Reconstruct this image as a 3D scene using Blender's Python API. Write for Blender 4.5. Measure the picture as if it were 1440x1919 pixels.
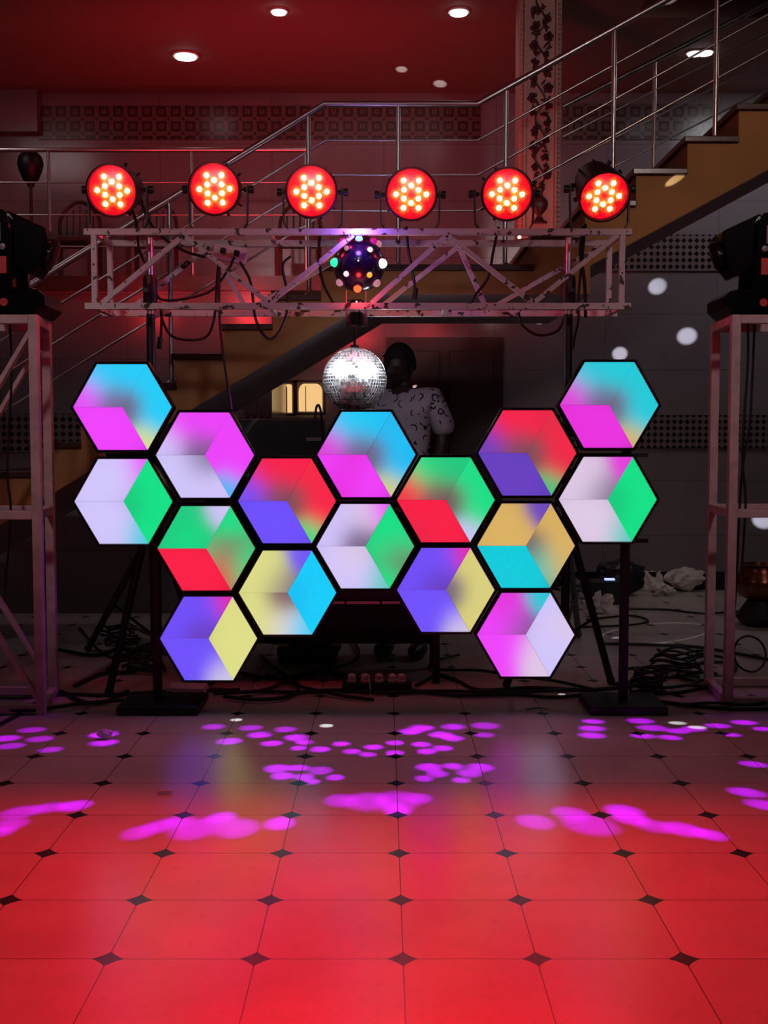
import bpy, bmesh, math, random
from math import sin, cos, pi, radians, atan, sqrt
from mathutils import Vector, Matrix, Euler

for o in list(bpy.data.objects):
    bpy.data.objects.remove(o)
S = bpy.context.scene
COL = S.collection
rnd = random.Random(7)

# ------------------------------------------------------------------ camera
H = 1.25
FP = 2119.0
TH = atan(139.5 / FP)
cd = bpy.data.cameras.new('camera')
cam = bpy.data.objects.new('camera', cd)
COL.objects.link(cam)
cd.sensor_fit = 'HORIZONTAL'
cd.sensor_width = 36
cd.lens = FP / 1440 * 36
cd.clip_start = 0.05
cam.location = (0, 0, H)
cam.rotation_euler = (pi / 2 - TH, 0, 0)
S.camera = cam

# ------------------------------------------------------------------ view + world
S.view_settings.view_transform = 'Standard'
S.view_settings.look = 'None'
S.view_settings.exposure = 0.0
S.view_settings.gamma = 1.0
S.view_settings.use_curve_mapping = False
S.cycles.use_denoising = True
S.cycles.use_light_tree = True
S.cycles.sample_clamp_indirect = 4.0
S.cycles.max_bounces = 5
W = bpy.data.worlds.new('hall_dark')
S.world = W
W.use_nodes = True
W.node_tree.nodes['Background'].inputs[0].default_value = (0.75, 0.62, 0.70, 1)
W.node_tree.nodes['Background'].inputs[1].default_value = 0.006


def lin(c):
    return tuple(((v / 255) / 12.92 if v / 255 <= 0.04045 else ((v / 255 + 0.055) / 1.055) ** 2.4) for v in c)


def P(px, py, D):
    u = 959.5 - py
    y = FP * cos(TH) + u * sin(TH)
    z = -FP * sin(TH) + u * cos(TH)
    t = D / y
    return Vector(((px - 720) * t, D, H + z * t))


def F(px, py, zf=0.0):
    u = 959.5 - py
    y = FP * cos(TH) + u * sin(TH)
    z = -FP * sin(TH) + u * cos(TH)
    t = (zf - H) / z
    return Vector(((px - 720) * t, y * t, zf))


def CZ(px, py, zc=4.0):
    return F(px, py, zc)


def lamp(kind, name, loc, energy, color, target=None, size=0.1, spot=None, blend=0.5, sizey=None):
    l = bpy.data.lights.new(name, kind)
    l.energy = energy
    l.color = color
    if kind == 'AREA':
        l.size = size
        if sizey:
            l.shape = 'RECTANGLE'
            l.size_y = sizey
    else:
        l.shadow_soft_size = size
    if kind == 'SPOT':
        l.spot_size = spot
        l.spot_blend = blend
    o = bpy.data.objects.new(name, l)
    COL.objects.link(o)
    o.location = loc
    if target is not None:
        o.rotation_euler = (Vector(target) - Vector(loc)).to_track_quat('-Z', 'Y').to_euler()
    return o


# hall downlights: the lit ceiling of the hall behind and above the camera
for x, y in ((-3.2, 1.0), (3.2, 1.0), (-3.2, 3.2), (3.2, 3.2)):
    lamp('AREA', 'hall_downlight_lamp', (x, y, 3.93), 1.2, (1.0, 0.84, 0.88), (x * 0.8, y + 0.8, 0), 0.5)
lamp('AREA', 'hall_downlight_lamp', (0, 7.9, 3.95), 1.4, (1.0, 0.72, 0.74), (0, 8.2, 0), 1.2)
lamp('AREA', 'hall_downlight_lamp', (3.0, 8.2, 3.95), 9, (0.95, 0.97, 1.0), (3.0, 8.6, 0), 0.6)
lamp('AREA', 'hall_downlight_lamp', (-3.2, 7.2, 3.95), 4, (1.0, 0.85, 0.88), (-3.0, 7.8, 0), 0.6)
# added soft white front fill on the truss and the towers, no fixture
for x, e in ((-1.75, 150), (0.0, 62), (1.75, 150)):
    lamp('SPOT', 'front_fill_lamp', (x * 1.3, 0.6, 3.85), e, (1.0, 0.82, 0.86), (x, 5.2, 2.0 if x == 0 else 1.6), 0.2, radians(27), 1.0)
lamp('SPOT', 'front_fill_lamp', (2.2, 0.4, 3.85), 130, (1.0, 0.80, 0.80), (1.15, 6.6, 3.2), 0.2, radians(30), 1.0)  # two more added fills, for the pillar and the stair rails
lamp('SPOT', 'front_fill_lamp', (-1.6, 0.4, 3.85), 70, (1.0, 0.70, 0.72), (-0.6, 6.0, 3.0), 0.2, radians(30), 1.0)
# warm yellow wash on the upper flight of the stair
lamp('SPOT', 'warm_wash_lamp', (1.9, 2.6, 3.8), 36, (1.0, 0.72, 0.30), (1.75, 5.9, 2.5), 0.15, radians(34), 1.0)
# added red fill on tiled wall and ceiling, imitating the red lamps' glow
for x, e in ((-1.9, 22), (-1.1, 46), (-0.3, 50), (0.45, 18)):
    lamp('SPOT', 'red_fill_lamp', (x, 6.5, 2.27), e, (1.0, 0.035, 0.05), (x * 1.05, 9.2, 3.75), 0.12, radians(112), 1.0)
# pin spots on the mirror ball
MB_C = P(665, 712, 5.33)
lamp('SPOT', 'pin_spot_lamp', (-2.2, 3.3, 3.2), 7000, (0.95, 0.98, 1.0), MB_C, 0.06, radians(4.0), 0.25)
lamp('SPOT', 'pin_spot_lamp', (1.6, 3.4, 2.9), 5000, (0.95, 0.98, 1.0), MB_C, 0.06, radians(4.7), 0.25)


# ------------------------------------------------------------------ materials
def new_mat(name):
    m = bpy.data.materials.new(name)
    m.use_nodes = True
    nt = m.node_tree
    return m, nt, nt.nodes['Principled BSDF'], nt.nodes['Material Output']


def M(name, c, rough=0.5, metal=0.0, vary=0.15, scale=12.0, spec=0.5, bump=0.0):
    m, nt, b, out = new_mat(name)
    c = lin(c)
    tc = nt.nodes.new('ShaderNodeTexCoord')
    n = nt.nodes.new('ShaderNodeTexNoise')
    n.inputs['Scale'].default_value = scale
    n.inputs['Detail'].default_value = 4
    nt.links.new(tc.outputs['Object'], n.inputs['Vector'])
    r = nt.nodes.new('ShaderNodeValToRGB')
    r.color_ramp.elements[0].position = 0.3
    r.color_ramp.elements[1].position = 0.7
    r.color_ramp.elements[0].color = tuple(v * (1 - vary) for v in c) + (1,)
    r.color_ramp.elements[1].color = tuple(min(1, v * (1 + vary)) for v in c) + (1,)
    nt.links.new(n.outputs['Fac'], r.inputs['Fac'])
    nt.links.new(r.outputs['Color'], b.inputs['Base Color'])
    b.inputs['Roughness'].default_value = rough
    b.inputs['Metallic'].default_value = metal
    b.inputs['Specular IOR Level'].default_value = spec
    if bump:
        bp = nt.nodes.new('ShaderNodeBump')
        bp.inputs['Strength'].default_value = bump
        bp.inputs['Distance'].default_value = 0.01
        nt.links.new(n.outputs['Fac'], bp.inputs['Height'])
        nt.links.new(bp.outputs['Normal'], b.inputs['Normal'])
    return m


def ME(name, c, s=1.0, base=(0.02, 0.02, 0.02)):
    m, nt, b, out = new_mat(name)
    b.inputs['Base Color'].default_value = base + (1,)
    b.inputs['Emission Color'].default_value = lin(c) + (1,)
    b.inputs['Emission Strength'].default_value = s
    return m


def m_attr(name, s=1.0, rough=0.35):
    m, nt, b, out = new_mat(name)
    b.inputs['Base Color'].default_value = (0.05, 0.05, 0.05, 1)
    b.inputs['Roughness'].default_value = rough
    a = nt.nodes.new('ShaderNodeAttribute')
    a.attribute_name = 'led'
    nt.links.new(a.outputs['Color'], b.inputs['Emission Color'])
    b.inputs['Emission Strength'].default_value = s
    return m


def mth(nt, op, a, b=None, c=None):
    n = nt.nodes.new('ShaderNodeMath')
    n.operation = op
    for i, v in enumerate((a, b, c)):
        if v is None:
            continue
        if isinstance(v, (int, float)):
            n.inputs[i].default_value = v
        else:
            nt.links.new(v, n.inputs[i])
    return n.outputs[0]


def mixc(nt, f, a, b):
    n = nt.nodes.new('ShaderNodeMix')
    n.data_type = 'RGBA'
    if isinstance(f, (int, float)):
        n.inputs[0].default_value = f
    else:
        nt.links.new(f, n.inputs[0])
    for i, v in ((6, a), (7, b)):
        if isinstance(v, tuple):
            n.inputs[i].default_value = v + (1,)
        else:
            nt.links.new(v, n.inputs[i])
    return n.outputs[2]


def ramp(nt, f, a, b):
    n = nt.nodes.new('ShaderNodeMapRange')
    nt.links.new(f, n.inputs[0])
    n.inputs[1].default_value = a
    n.inputs[2].default_value = b
    return n.outputs[0]


def noise(nt, vec, scale, detail=4):
    n = nt.nodes.new('ShaderNodeTexNoise')
    n.inputs['Scale'].default_value = scale
    n.inputs['Detail'].default_value = detail
    nt.links.new(vec, n.inputs['Vector'])
    return n.outputs['Fac']


TS = 0.346
CX0 = 0.046
CY0 = F(752, 1797).y


def floor_mat():
    m, nt, b, out = new_mat('octagon_marble_floor')
    tc = nt.nodes.new('ShaderNodeTexCoord')
    sp = nt.nodes.new('ShaderNodeSeparateXYZ')
    nt.links.new(tc.outputs['Object'], sp.inputs[0])

    def cell(v, off, ts):
        a = mth(nt, 'DIVIDE', mth(nt, 'SUBTRACT', v, off), ts)
        r = mth(nt, 'ROUND', a)
        return mth(nt, 'ABSOLUTE', mth(nt, 'SUBTRACT', a, r)), mth(nt, 'FLOOR', a)
    # one column of slabs right of the middle is cut narrower than the others
    cl = nt.nodes.new('ShaderNodeClamp')
    nt.links.new(mth(nt, 'MULTIPLY', mth(nt, 'SUBTRACT', sp.outputs[0], CX0), 0.1059), cl.inputs[0])
    cl.inputs[2].default_value = 0.034
    ax, ix = cell(mth(nt, 'ADD', sp.outputs[0], cl.outputs[0]), CX0, 0.355)
    ay, iy = cell(sp.outputs[1], CY0, 0.346)
    d = mth(nt, 'ADD', mth(nt, 'POWER', ax, 0.8), mth(nt, 'POWER', ay, 0.8))
    dia = mth(nt, 'LESS_THAN', d, 0.117 ** 0.8)
    g = mth(nt, 'LESS_THAN', mth(nt, 'MINIMUM', ax, ay), 0.0045)
    n1 = noise(nt, tc.outputs['Object'], 3.0, 8)
    n2 = noise(nt, tc.outputs['Object'], 30.0, 4)
    wn = nt.nodes.new('ShaderNodeTexWhiteNoise')
    wn.noise_dimensions = '2D'
    cv = nt.nodes.new('ShaderNodeCombineXYZ')
    nt.links.new(ix, cv.inputs[0])
    nt.links.new(iy, cv.inputs[1])
    nt.links.new(cv.outputs[0], wn.inputs['Vector'])
    c = mixc(nt, ramp(nt, n1, 0.2, 0.8), (0.42, 0.37, 0.34), (0.56, 0.51, 0.47))
    c = mixc(nt, mth(nt, 'MULTIPLY', wn.outputs['Value'], 0.3), c, (0.34, 0.29, 0.27))
    c = mixc(nt, mth(nt, 'MULTIPLY', ramp(nt, n2, 0.60, 0.8), 0.25), c, (0.2, 0.16, 0.14))
    c = mixc(nt, g, c, (0.12, 0.08, 0.07))
    c = mixc(nt, dia, c, (0.012, 0.010, 0.012))
    nt.links.new(c, b.inputs['Base Color'])
    rg = mth(nt, 'ADD', mth(nt, 'MULTIPLY', noise(nt, tc.outputs['Object'], 1.5, 2), 0.06), 0.23)
    nt.links.new(rg, b.inputs['Roughness'])
    b.inputs['Specular IOR Level'].default_value = 0.27
    return m


def tile_mat(name, c1, tw, thh, rough=0.2, axis='XZ'):
    m, nt, b, out = new_mat(name)
    tc = nt.nodes.new('ShaderNodeTexCoord')
    sp = nt.nodes.new('ShaderNodeSeparateXYZ')
    nt.links.new(tc.outputs['Object'], sp.inputs[0])
    h = sp.outputs[0] if axis == 'XZ' else sp.outputs[1]

    def edge(v, s):
        a = mth(nt, 'DIVIDE', v, s)
        f = mth(nt, 'FRACT', a)
        return mth(nt, 'MULTIPLY', mth(nt, 'MINIMUM', f, mth(nt, 'SUBTRACT', 1.0, f)), s)
    e = mth(nt, 'MINIMUM', edge(h, tw), edge(sp.outputs[2], thh))
    g = mth(nt, 'LESS_THAN', e, 0.003)
    n1 = noise(nt, tc.outputs['Object'], 2.5, 6)
    c1 = lin(c1)
    c = mixc(nt, n1, tuple(v * 0.8 for v in c1), tuple(v * 1.15 for v in c1))
    c = mixc(nt, g, c, tuple(v * 0.6 for v in c1))
    nt.links.new(c, b.inputs['Base Color'])
    b.inputs['Roughness'].default_value = rough
    bp = nt.nodes.new('ShaderNodeBump')
    bp.inputs['Strength'].default_value = 0.12
    bp.inputs['Distance'].default_value = 0.02
    nt.links.new(n1, bp.inputs['Height'])
    nt.links.new(bp.outputs['Normal'], b.inputs['Normal'])
    return m


def band_mat(name, pitch, ca, cb, ring=False):
    m, nt, b, out = new_mat(name)
    tc = nt.nodes.new('ShaderNodeTexCoord')
    sp = nt.nodes.new('ShaderNodeSeparateXYZ')
    nt.links.new(tc.outputs['Object'], sp.inputs[0])

    def cen(v, o=0.0):
        a = mth(nt, 'ADD', mth(nt, 'DIVIDE', v, pitch), o)
        return mth(nt, 'ABSOLUTE', mth(nt, 'SUBTRACT', mth(nt, 'FRACT', a), 0.5))
    ax, az = cen(sp.outputs[0]), cen(sp.outputs[2])
    if ring:
        mx = mth(nt, 'MAXIMUM', ax, az)
        k = mth(nt, 'MULTIPLY', mth(nt, 'GREATER_THAN', mx, 0.16), mth(nt, 'LESS_THAN', mx, 0.36))
        k2 = mth(nt, 'LESS_THAN', mth(nt, 'ADD', ax, az), 0.08)
        bx, bz = cen(sp.outputs[0], 0.5), cen(sp.outputs[2], 0.5)
        k3 = mth(nt, 'LESS_THAN', mth(nt, 'ADD', bx, bz), 0.14)
        k = mth(nt, 'MAXIMUM', mth(nt, 'MAXIMUM', k, k2), k3)
    else:
        k = mth(nt, 'LESS_THAN', mth(nt, 'ADD', ax, az), 0.42)
    c = mixc(nt, k, lin(ca), lin(cb))
    nt.links.new(c, b.inputs['Base Color'])
    b.inputs['Roughness'].default_value = 0.25
    return m


def chipped_mat():
    m, nt, b, out = new_mat('chipped_white_paint')
    tc = nt.nodes.new('ShaderNodeTexCoord')
    n1 = noise(nt, tc.outputs['Object'], 22.0, 8)
    n2 = noise(nt, tc.outputs['Object'], 90.0, 3)
    f = ramp(nt, mth(nt, 'ADD', n1, mth(nt, 'MULTIPLY', n2, 0.25)), 0.715, 0.745)
    c = mixc(nt, f, (0.72, 0.66, 0.64), (0.05, 0.022, 0.015))
    nt.links.new(c, b.inputs['Base Color'])
    b.inputs['Roughness'].default_value = 0.5
    return m


def shirt_mat():
    m, nt, b, out = new_mat('printed_shirt_cloth')
    tc = nt.nodes.new('ShaderNodeTexCoord')
    v = nt.nodes.new('ShaderNodeTexVoronoi')
    v.inputs['Scale'].default_value = 20
    nt.links.new(tc.outputs['Object'], v.inputs['Vector'])
    n = noise(nt, tc.outputs['Object'], 24, 2)
    k = mth(nt, 'ABSOLUTE', mth(nt, 'SUBTRACT', v.outputs['Distance'], 0.42))
    k = mth(nt, 'MULTIPLY', mth(nt, 'LESS_THAN', k, 0.06), mth(nt, 'GREATER_THAN', n, 0.52))
    c = mixc(nt, k, lin((180, 170, 182)), lin((30, 25, 35)))
    nt.links.new(c, b.inputs['Base Color'])
    b.inputs['Roughness'].default_value = 0.9
    return m


def mirror_mat():
    m, nt, b, out = new_mat('mirror_tiles')
    a = nt.nodes.new('ShaderNodeAttribute')
    a.attribute_name = 'tilt'
    r = mth(nt, 'ADD', mth(nt, 'MULTIPLY', a.outputs['Fac'], 0.12), 0.19)
    b.inputs['Base Color'].default_value = (0.9, 0.92, 0.95, 1)
    b.inputs['Metallic'].default_value = 1.0
    nt.links.new(r, b.inputs['Roughness'])
    return m


def plate_mat():
    m, nt, b, out = new_mat('par_reflector_plate')
    tc = nt.nodes.new('ShaderNodeTexCoord')
    v = nt.nodes.new('ShaderNodeTexVoronoi')
    v.inputs['Scale'].default_value = 75
    nt.links.new(tc.outputs['Object'], v.inputs['Vector'])
    a = nt.nodes.new('ShaderNodeAttribute')
    a.attribute_name = 'led'
    k = ramp(nt, v.outputs['Distance'], 0.2, 0.75)
    c = mixc(nt, mth(nt, 'MULTIPLY', k, 0.65), a.outputs['Color'], (0.22, 0.0, 0.004))
    nt.links.new(c, b.inputs['Emission Color'])
    b.inputs['Emission Strength'].default_value = 1.2
    b.inputs['Base Color'].default_value = (0.1, 0.02, 0.02, 1)
    b.inputs['Roughness'].default_value = 0.4
    return m


MT = dict(
    floor=floor_mat(),
    wall=tile_mat('grey_wall_tile', (128, 118, 124), 0.9, 0.45),
    wall_side=tile_mat('grey_side_tile', (120, 110, 112), 0.9, 0.45, axis='YZ'),
    ceiling=M('ceiling_paint', (150, 122, 114), 0.7, vary=0.05, scale=2),
    band=band_mat('dark_diamond_band', 0.052, (120, 105, 110), (22, 16, 20)),
    band2=band_mat('square_motif_band', 0.115, (105, 88, 86), (62, 42, 42), ring=True),
    skirting=M('black_granite', (14, 12, 13), 0.2),
    yellow=M('yellow_painted_plaster', (160, 116, 66), 0.7, vary=0.12, scale=3),
    tread=M('brown_granite_tread', (70, 45, 42), 0.25, vary=0.3, scale=40),
    soffit=M('soffit_plaster', (140, 125, 125), 0.8, vary=0.08, scale=3),
    steel=M('brushed_steel', (205, 200, 200), 0.33, 1.0, vary=0.05, scale=30),
    chrome=M('chrome', (215, 215, 220), 0.08, 1.0, vary=0.03),
    chip=chipped_mat(),
    alu=M('dull_white_tube_paint', (190, 168, 166), 0.45, vary=0.18, scale=18),
    black=M('black_powder_coat', (13, 11, 13), 0.45, vary=0.2),
    gloss=M('black_gloss_plastic', (10, 9, 12), 0.12, vary=0.1),
    hexframe=M('black_frame_lacquer', (10, 8, 10), 0.18, vary=0.1),
    rubber=M('black_cable_rubber', (12, 10, 12), 0.5, vary=0.2),
    red=M('red_label', (190, 25, 20), 0.5),
    greylabel=M('grey_metal_label', (120, 110, 115), 0.35),
    cream=M('cream_pillar_plaster', (205, 178, 165), 0.6, vary=0.06, scale=6),
    floral=M('dark_floral_relief', (78, 45, 48), 0.35, vary=0.3, scale=30),
    diffuser=m_attr('led_diffuser', 1.0),
    plate=plate_mat(),
    lens=ME('led_lens_lit', (255, 232, 170), 3.2),
    downl=ME('downlight_lit', (255, 250, 255), 5.0),
    mirror=mirror_mat(),
    grout=M('mirror_ball_core', (225, 225, 235), 0.4, vary=0.1),
    door=M('dark_brown_door', (46, 22, 22), 0.4, vary=0.3, scale=5),
    white=M('white_plastic', (215, 205, 200), 0.4, vary=0.05),
    bulb_lamp=M('derby_body', (26, 14, 44), 0.2, vary=0.2),
    shirt=shirt_mat(),
    skin=M('dark_brown_skin', (48, 29, 26), 0.5, vary=0.1),
    hair=M('black_hair', (9, 7, 9), 0.9, vary=0.3, scale=80, bump=0.6),
    trouser=M('dark_trousers', (22, 20, 28), 0.9),
    paper=M('crumpled_white_paper', (205, 195, 190), 0.8, vary=0.1, scale=20),
    darkbag=M('dark_blue_bag', (22, 20, 38), 0.35, vary=0.3, scale=20, bump=0.4),
    copper=M('brown_metal_pot', (110, 62, 45), 0.25, 0.7, vary=0.3, scale=10),
    warm=ME('warm_window_light', (255, 205, 135), 0.9),
    blueled=ME('blue_led', (110, 120, 255), 4.0),
    wood=M('dark_chair_wood', (52, 30, 28), 0.5),
)
for nm, c, s in (('blue', (90, 130, 255), 5), ('green', (0, 235, 140), 2.0), ('whitel', (255, 250, 255), 6), ('redl', (255, 70, 30), 3),
                 ('orange', (255, 165, 20), 1.3), ('cream_l', (255, 225, 225), 1.2), ('pink', (235, 0, 160), 0.6), ('palepink', (225, 150, 170), 0.6)):
    MT['l_' + nm] = ME('derby_lens_' + nm, c, s)


def thin_paper():
    m, nt, b, out = new_mat('thin_tissue_paper')
    tc = nt.nodes.new('ShaderNodeTexCoord')
    n = noise(nt, tc.outputs['Object'], 40, 3)
    b.inputs['Roughness'].default_value = 0.9
    c = mixc(nt, n, (0.7, 0.66, 0.66), (0.9, 0.86, 0.86))
    nt.links.new(c, b.inputs['Base Color'])
    t = nt.nodes.new('ShaderNodeBsdfTranslucent')
    nt.links.new(c, t.inputs['Color'])
    mx = nt.nodes.new('ShaderNodeMixShader')
    mx.inputs[0].default_value = 0.6
    nt.links.new(b.outputs[0], mx.inputs[1])
    nt.links.new(t.outputs[0], mx.inputs[2])
    nt.links.new(mx.outputs[0], out.inputs['Surface'])
    return m


MT['tissue'] = thin_paper()


# ------------------------------------------------------------------ builders
class MB:
    def __init__(s):
        s.v = []
        s.f = []
        s.m = []
        s.c = None

    def add(s, vs, fs, mi=0):
        o = len(s.v)
        s.v += [Vector(v) for v in vs]
        for f in fs:
            s.f.append([o + i for i in f])
            s.m.append(mi)

    def box(s, c, d, R=None, mi=0):
        c = Vector(c)
        vs = []
        for x in (-.5, .5):
            for y in (-.5, .5):
                for z in (-.5, .5):
                    p = Vector((x * d[0], y * d[1], z * d[2]))
                    if R is not None:
                        p = R @ p
                    vs.append(c + p)
        s.add(vs, [(0, 1, 3, 2), (4, 6, 7, 5), (0, 4, 5, 1), (2, 3, 7, 6), (0, 2, 6, 4), (1, 5, 7, 3)], mi)

    def bar(s, a, b, w, h=None, up=(0, 0, 1), mi=0):
        a, b = Vector(a), Vector(b)
        h = h or w
        d = (b - a)
        L = d.length
        z = d.normalized()
        u = Vector(up)
        if abs(z.dot(u)) > 0.95:
            u = Vector((0, 1, 0))
        x = u.cross(z).normalized()
        y = z.cross(x)
        R = Matrix((x, y, z)).transposed()
        s.box((a + b) / 2, (w, h, L), R, mi)

    def tube(s, pts, r, n=8, mi=0, cap=True):
        pts = [Vector(p) for p in pts]
        rs = r if isinstance(r, (list, tuple)) else [r] * len(pts)
        o = len(s.v)
        x = None
        for i, p in enumerate(pts):
            t = (pts[min(i + 1, len(pts) - 1)] - pts[max(i - 1, 0)])
            if t.length < 1e-9:
                t = Vector((0, 0, 1))
            t.normalize()
            if x is None:
                x = t.orthogonal().normalized()
            x = (x - t * x.dot(t))
            x = x.normalized() if x.length > 1e-6 else t.orthogonal().normalized()
            y = t.cross(x)
            for k in range(n):
                a = 2 * pi * k / n
                s.v.append(p + (x * cos(a) + y * sin(a)) * rs[i])
        for i in range(len(pts) - 1):
            for k in range(n):
                a, b = o + i * n + k, o + i * n + (k + 1) % n
                s.f.append([a, b, b + n, a + n])
                s.m.append(mi)
        if cap:
            s.f.append([o + k for k in range(n)][::-1])
            s.m.append(mi)
            e = o + (len(pts) - 1) * n
            s.f.append([e + k for k in range(n)])
            s.m.append(mi)

    def lathe(s, prof, c=(0, 0, 0), R=None, n=32, mi=0):
        """profile (r, z) around local z"""
        c = Vector(c)
        o = len(s.v)
        for r, z in prof:
            for k in range(n):
                a = 2 * pi * k / n
                p = Vector((r * cos(a), r * sin(a), z))
                if R is not None:
                    p = R @ p
                s.v.append(c + p)
        for i in range(len(prof) - 1):
            for k in range(n):
                a, b = o + i * n + k, o + i * n + (k + 1) % n
                s.f.append([a, b, b + n, a + n])
                s.m.append(mi)
        s.f.append([o + k for k in range(n)][::-1])
        s.m.append(mi)
        e = o + (len(prof) - 1) * n
        s.f.append([e + k for k in range(n)])
        s.m.append(mi)

    def ball(s, c, r, R=None, n=16, m=10, mi=0):
        if isinstance(r, (int, float)):
            r = (r, r, r)
        o = len(s.v)
        c = Vector(c)
        for i in range(m + 1):
            ph = pi * i / m
            for k in range(n):
                a = 2 * pi * k / n
                p = Vector((r[0] * sin(ph) * cos(a), r[1] * sin(ph) * sin(a), -r[2] * cos(ph)))
                if R is not None:
                    p = R @ p
                s.v.append(c + p)
        for i in range(m):
            for k in range(n):
                a, b = o + i * n + k, o + i * n + (k + 1) % n
                s.f.append([a, b, b + n, a + n])
                s.m.append(mi)

    def prism(s, poly, axis, a, b, mi=0):
        """poly of 2d points; axis 'Y': (x,z) extruded a..b along y ; 'Z': (x,y); 'X': (y,z)"""
        def mk(p, t):
            return {'Y': (p[0], t, p[1]), 'Z': (p[0], p[1], t), 'X': (t, p[0], p[1])}[axis]
        n = len(poly)
        vs = [mk(p, a) for p in poly] + [mk(p, b) for p in poly]
        fs = [list(range(n))[::-1], [n + i for i in range(n)]]
        for i in range(n):
            j = (i + 1) % n
            fs.append([i, j, n + j, n + i])
        s.add(vs, fs, mi)

    def xform(s, Mx):
        s.v = [Mx @ v for v in s.v]
        return s

    def build(s, name, mats, parent=None, smooth=False, local=False, bevel=0.0, props=None, recalc=True):
        me = bpy.data.meshes.new(name)
        me.from_pydata([tuple(v) for v in s.v], [], s.f)
        if recalc:
            bm = bmesh.new()
            bm.from_mesh(me)
            bmesh.ops.remove_doubles(bm, verts=bm.verts, dist=1e-6)
            bmesh.ops.recalc_face_normals(bm, faces=bm.faces)
            bm.to_mesh(me)
            bm.free()
        if not isinstance(mats, (list, tuple)):
            mats = [mats]
        for m in mats:
            me.materials.append(m)
        if len(mats) > 1 and len(me.polygons) == len(s.m):
            for p, k in zip(me.polygons, s.m):
                p.material_index = k
        if smooth:
            for p in me.polygons:
                p.use_smooth = True
            try:
                me.set_sharp_from_angle(angle=radians(40))
            except Exception:
                pass
        o = bpy.data.objects.new(name, me)
        COL.objects.link(o)
        if parent is not None:
            o.parent = parent
            if not local and parent.type == 'EMPTY':
                o.location = -parent.location
        if bevel:
            bv = o.modifiers.new('bevel', 'BEVEL')
            bv.width = bevel
            bv.segments = 2
            bv.limit_method = 'ANGLE'
        for k, v in (props or {}).items():
            o[k] = v
        return o


def thing(name, label, cat, loc=(0, 0, 0), group=None, rot=None):
    o = bpy.data.objects.new(name, None)
    o.empty_display_size = 0.05
    COL.objects.link(o)
    o.location = loc
    if rot:
        o.rotation_euler = rot
    o['label'] = label
    o['category'] = cat
    if group:
        o['group'] = group
    return o


def tag(o, label, cat, group=None):
    o['label'] = label
    o['category'] = cat
    if group:
        o['group'] = group
    return o


def struct(o):
    o['kind'] = 'structure'
    return o


def spline(pts, n=8):
    pts = [Vector(p) for p in pts]
    q = [pts[0] * 2 - pts[1]] + pts + [pts[-1] * 2 - pts[-2]]
    out = []
    for i in range(1, len(q) - 2):
        for k in range(n):
            t = k / n
            a, b, c, d = q[i - 1], q[i], q[i + 1], q[i + 2]
            out.append(0.5 * ((2 * b) + (c - a) * t + (2 * a - 5 * b + 4 * c - d) * t * t + (3 * b - a - 3 * c + d) * t ** 3))
    out.append(pts[-1])
    return out


# ------------------------------------------------------------------ room shell
ZC = 4.0
DW = 9.25


def sbox(name, lo, hi, m):
    b = MB()
    lo, hi = Vector(lo), Vector(hi)
    b.box((lo + hi) / 2, hi - lo)
    return struct(b.build(name, m))


sbox('floor', (-5, -4, -0.1), (5, DW + 0.1, 0), MT['floor'])
sbox('wall_back', (-5, DW, 0), (5, DW + 0.1, ZC + 1.8), MT['wall'])
sbox('wall_left', (-5.1, -4, 0), (-5, DW + 0.1, ZC + 1.8), MT['wall_side'])
sbox('wall_right', (5, -4, 0), (5.1, DW + 0.1, ZC + 1.8), MT['wall_side'])
b = MB()
for lo, hi in (((-5, -4, ZC), (5, 5.7, ZC + .12)), ((-5, 5.7, ZC), (1.65, 7.62, ZC + .12)), ((-5, 7.62, ZC), (5, DW, ZC + .12))):
    lo, hi = Vector(lo), Vector(hi)
    b.box((lo + hi) / 2, hi - lo)
struct(b.build('ceiling', MT['ceiling']))
sbox('baseboard_back', (0.3, DW - 0.03, 0), (5, DW, 0.15), MT['skirting'])


def band(name, x0, x1, y0, y1, D, m, th=0.012):
    a, c = P(x0, y0, D), P(x1, y1, D)
    return sbox(name, (a.x, D - th, c.z), (c.x, D, a.z), m)


band('trim_1', 1108, 1500, 440, 508, DW - 0.001, MT['band'])
band('trim_2', 960, 1500, 778, 840, DW - 0.001, MT['band'])
band('trim_3', 72, 900, 199, 262, DW - 0.001, MT['band2'])
band('trim_4', 1056, 1345, 195, 262, DW - 0.001, MT['band2'])
# ceiling beam at the left end of the back wall
a = P(-60, 246, 9.15)
sbox('trim_5', (-4.9, 9.15, a.z), (P(70, 245, 9.15).x, DW, ZC), MT['wall'])

# raised gallery on the left
zt = P(0, 518, 8.0).z
xr = P(505, 0, 8.0).x
xs = P(600, 0, 8.0).x
sbox('wall_gallery', (-4.99, 8.0, 0), (xr, DW - 0.02, zt - 0.1), MT['wall'])
sbox('floor_gallery', (-4.99, 7.97, zt - 0.1), (xs, DW - 0.02, zt), MT['tread'])
a = P(0, 775, 7.99)
c = P(0, 848, 7.99)
sbox('trim_6', (-4.98, 7.985, c.z), (xr, 7.998, a.z), MT['band'])

# door under the stair and lit windows
dl, dr = P(724, 632, DW - .05), P(944, 632, DW - .05)
b = MB()
b.box(((dl.x + dr.x) / 2, DW - 0.03, dl.z / 2), (dr.x - dl.x, 0.05, dl.z))
d1 = struct(b.build('door_1', MT['door']))
b = MB()
for (u0, u1) in ((0.08, 0.46), (0.54, 0.92)):
    for z0, z1 in ((0.12, 0.9), (1.02, 1.95)):
        x0 = dl.x + (dr.x - dl.x) * u0
        x1 = dl.x + (dr.x - dl.x) * u1
        b.box(((x0 + x1) / 2, DW - 0.062, (z0 + z1) / 2), (x1 - x0, 0.014, z1 - z0))
b.build('door_panel', MT['door'], d1, local=True, bevel=0.006)


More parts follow.
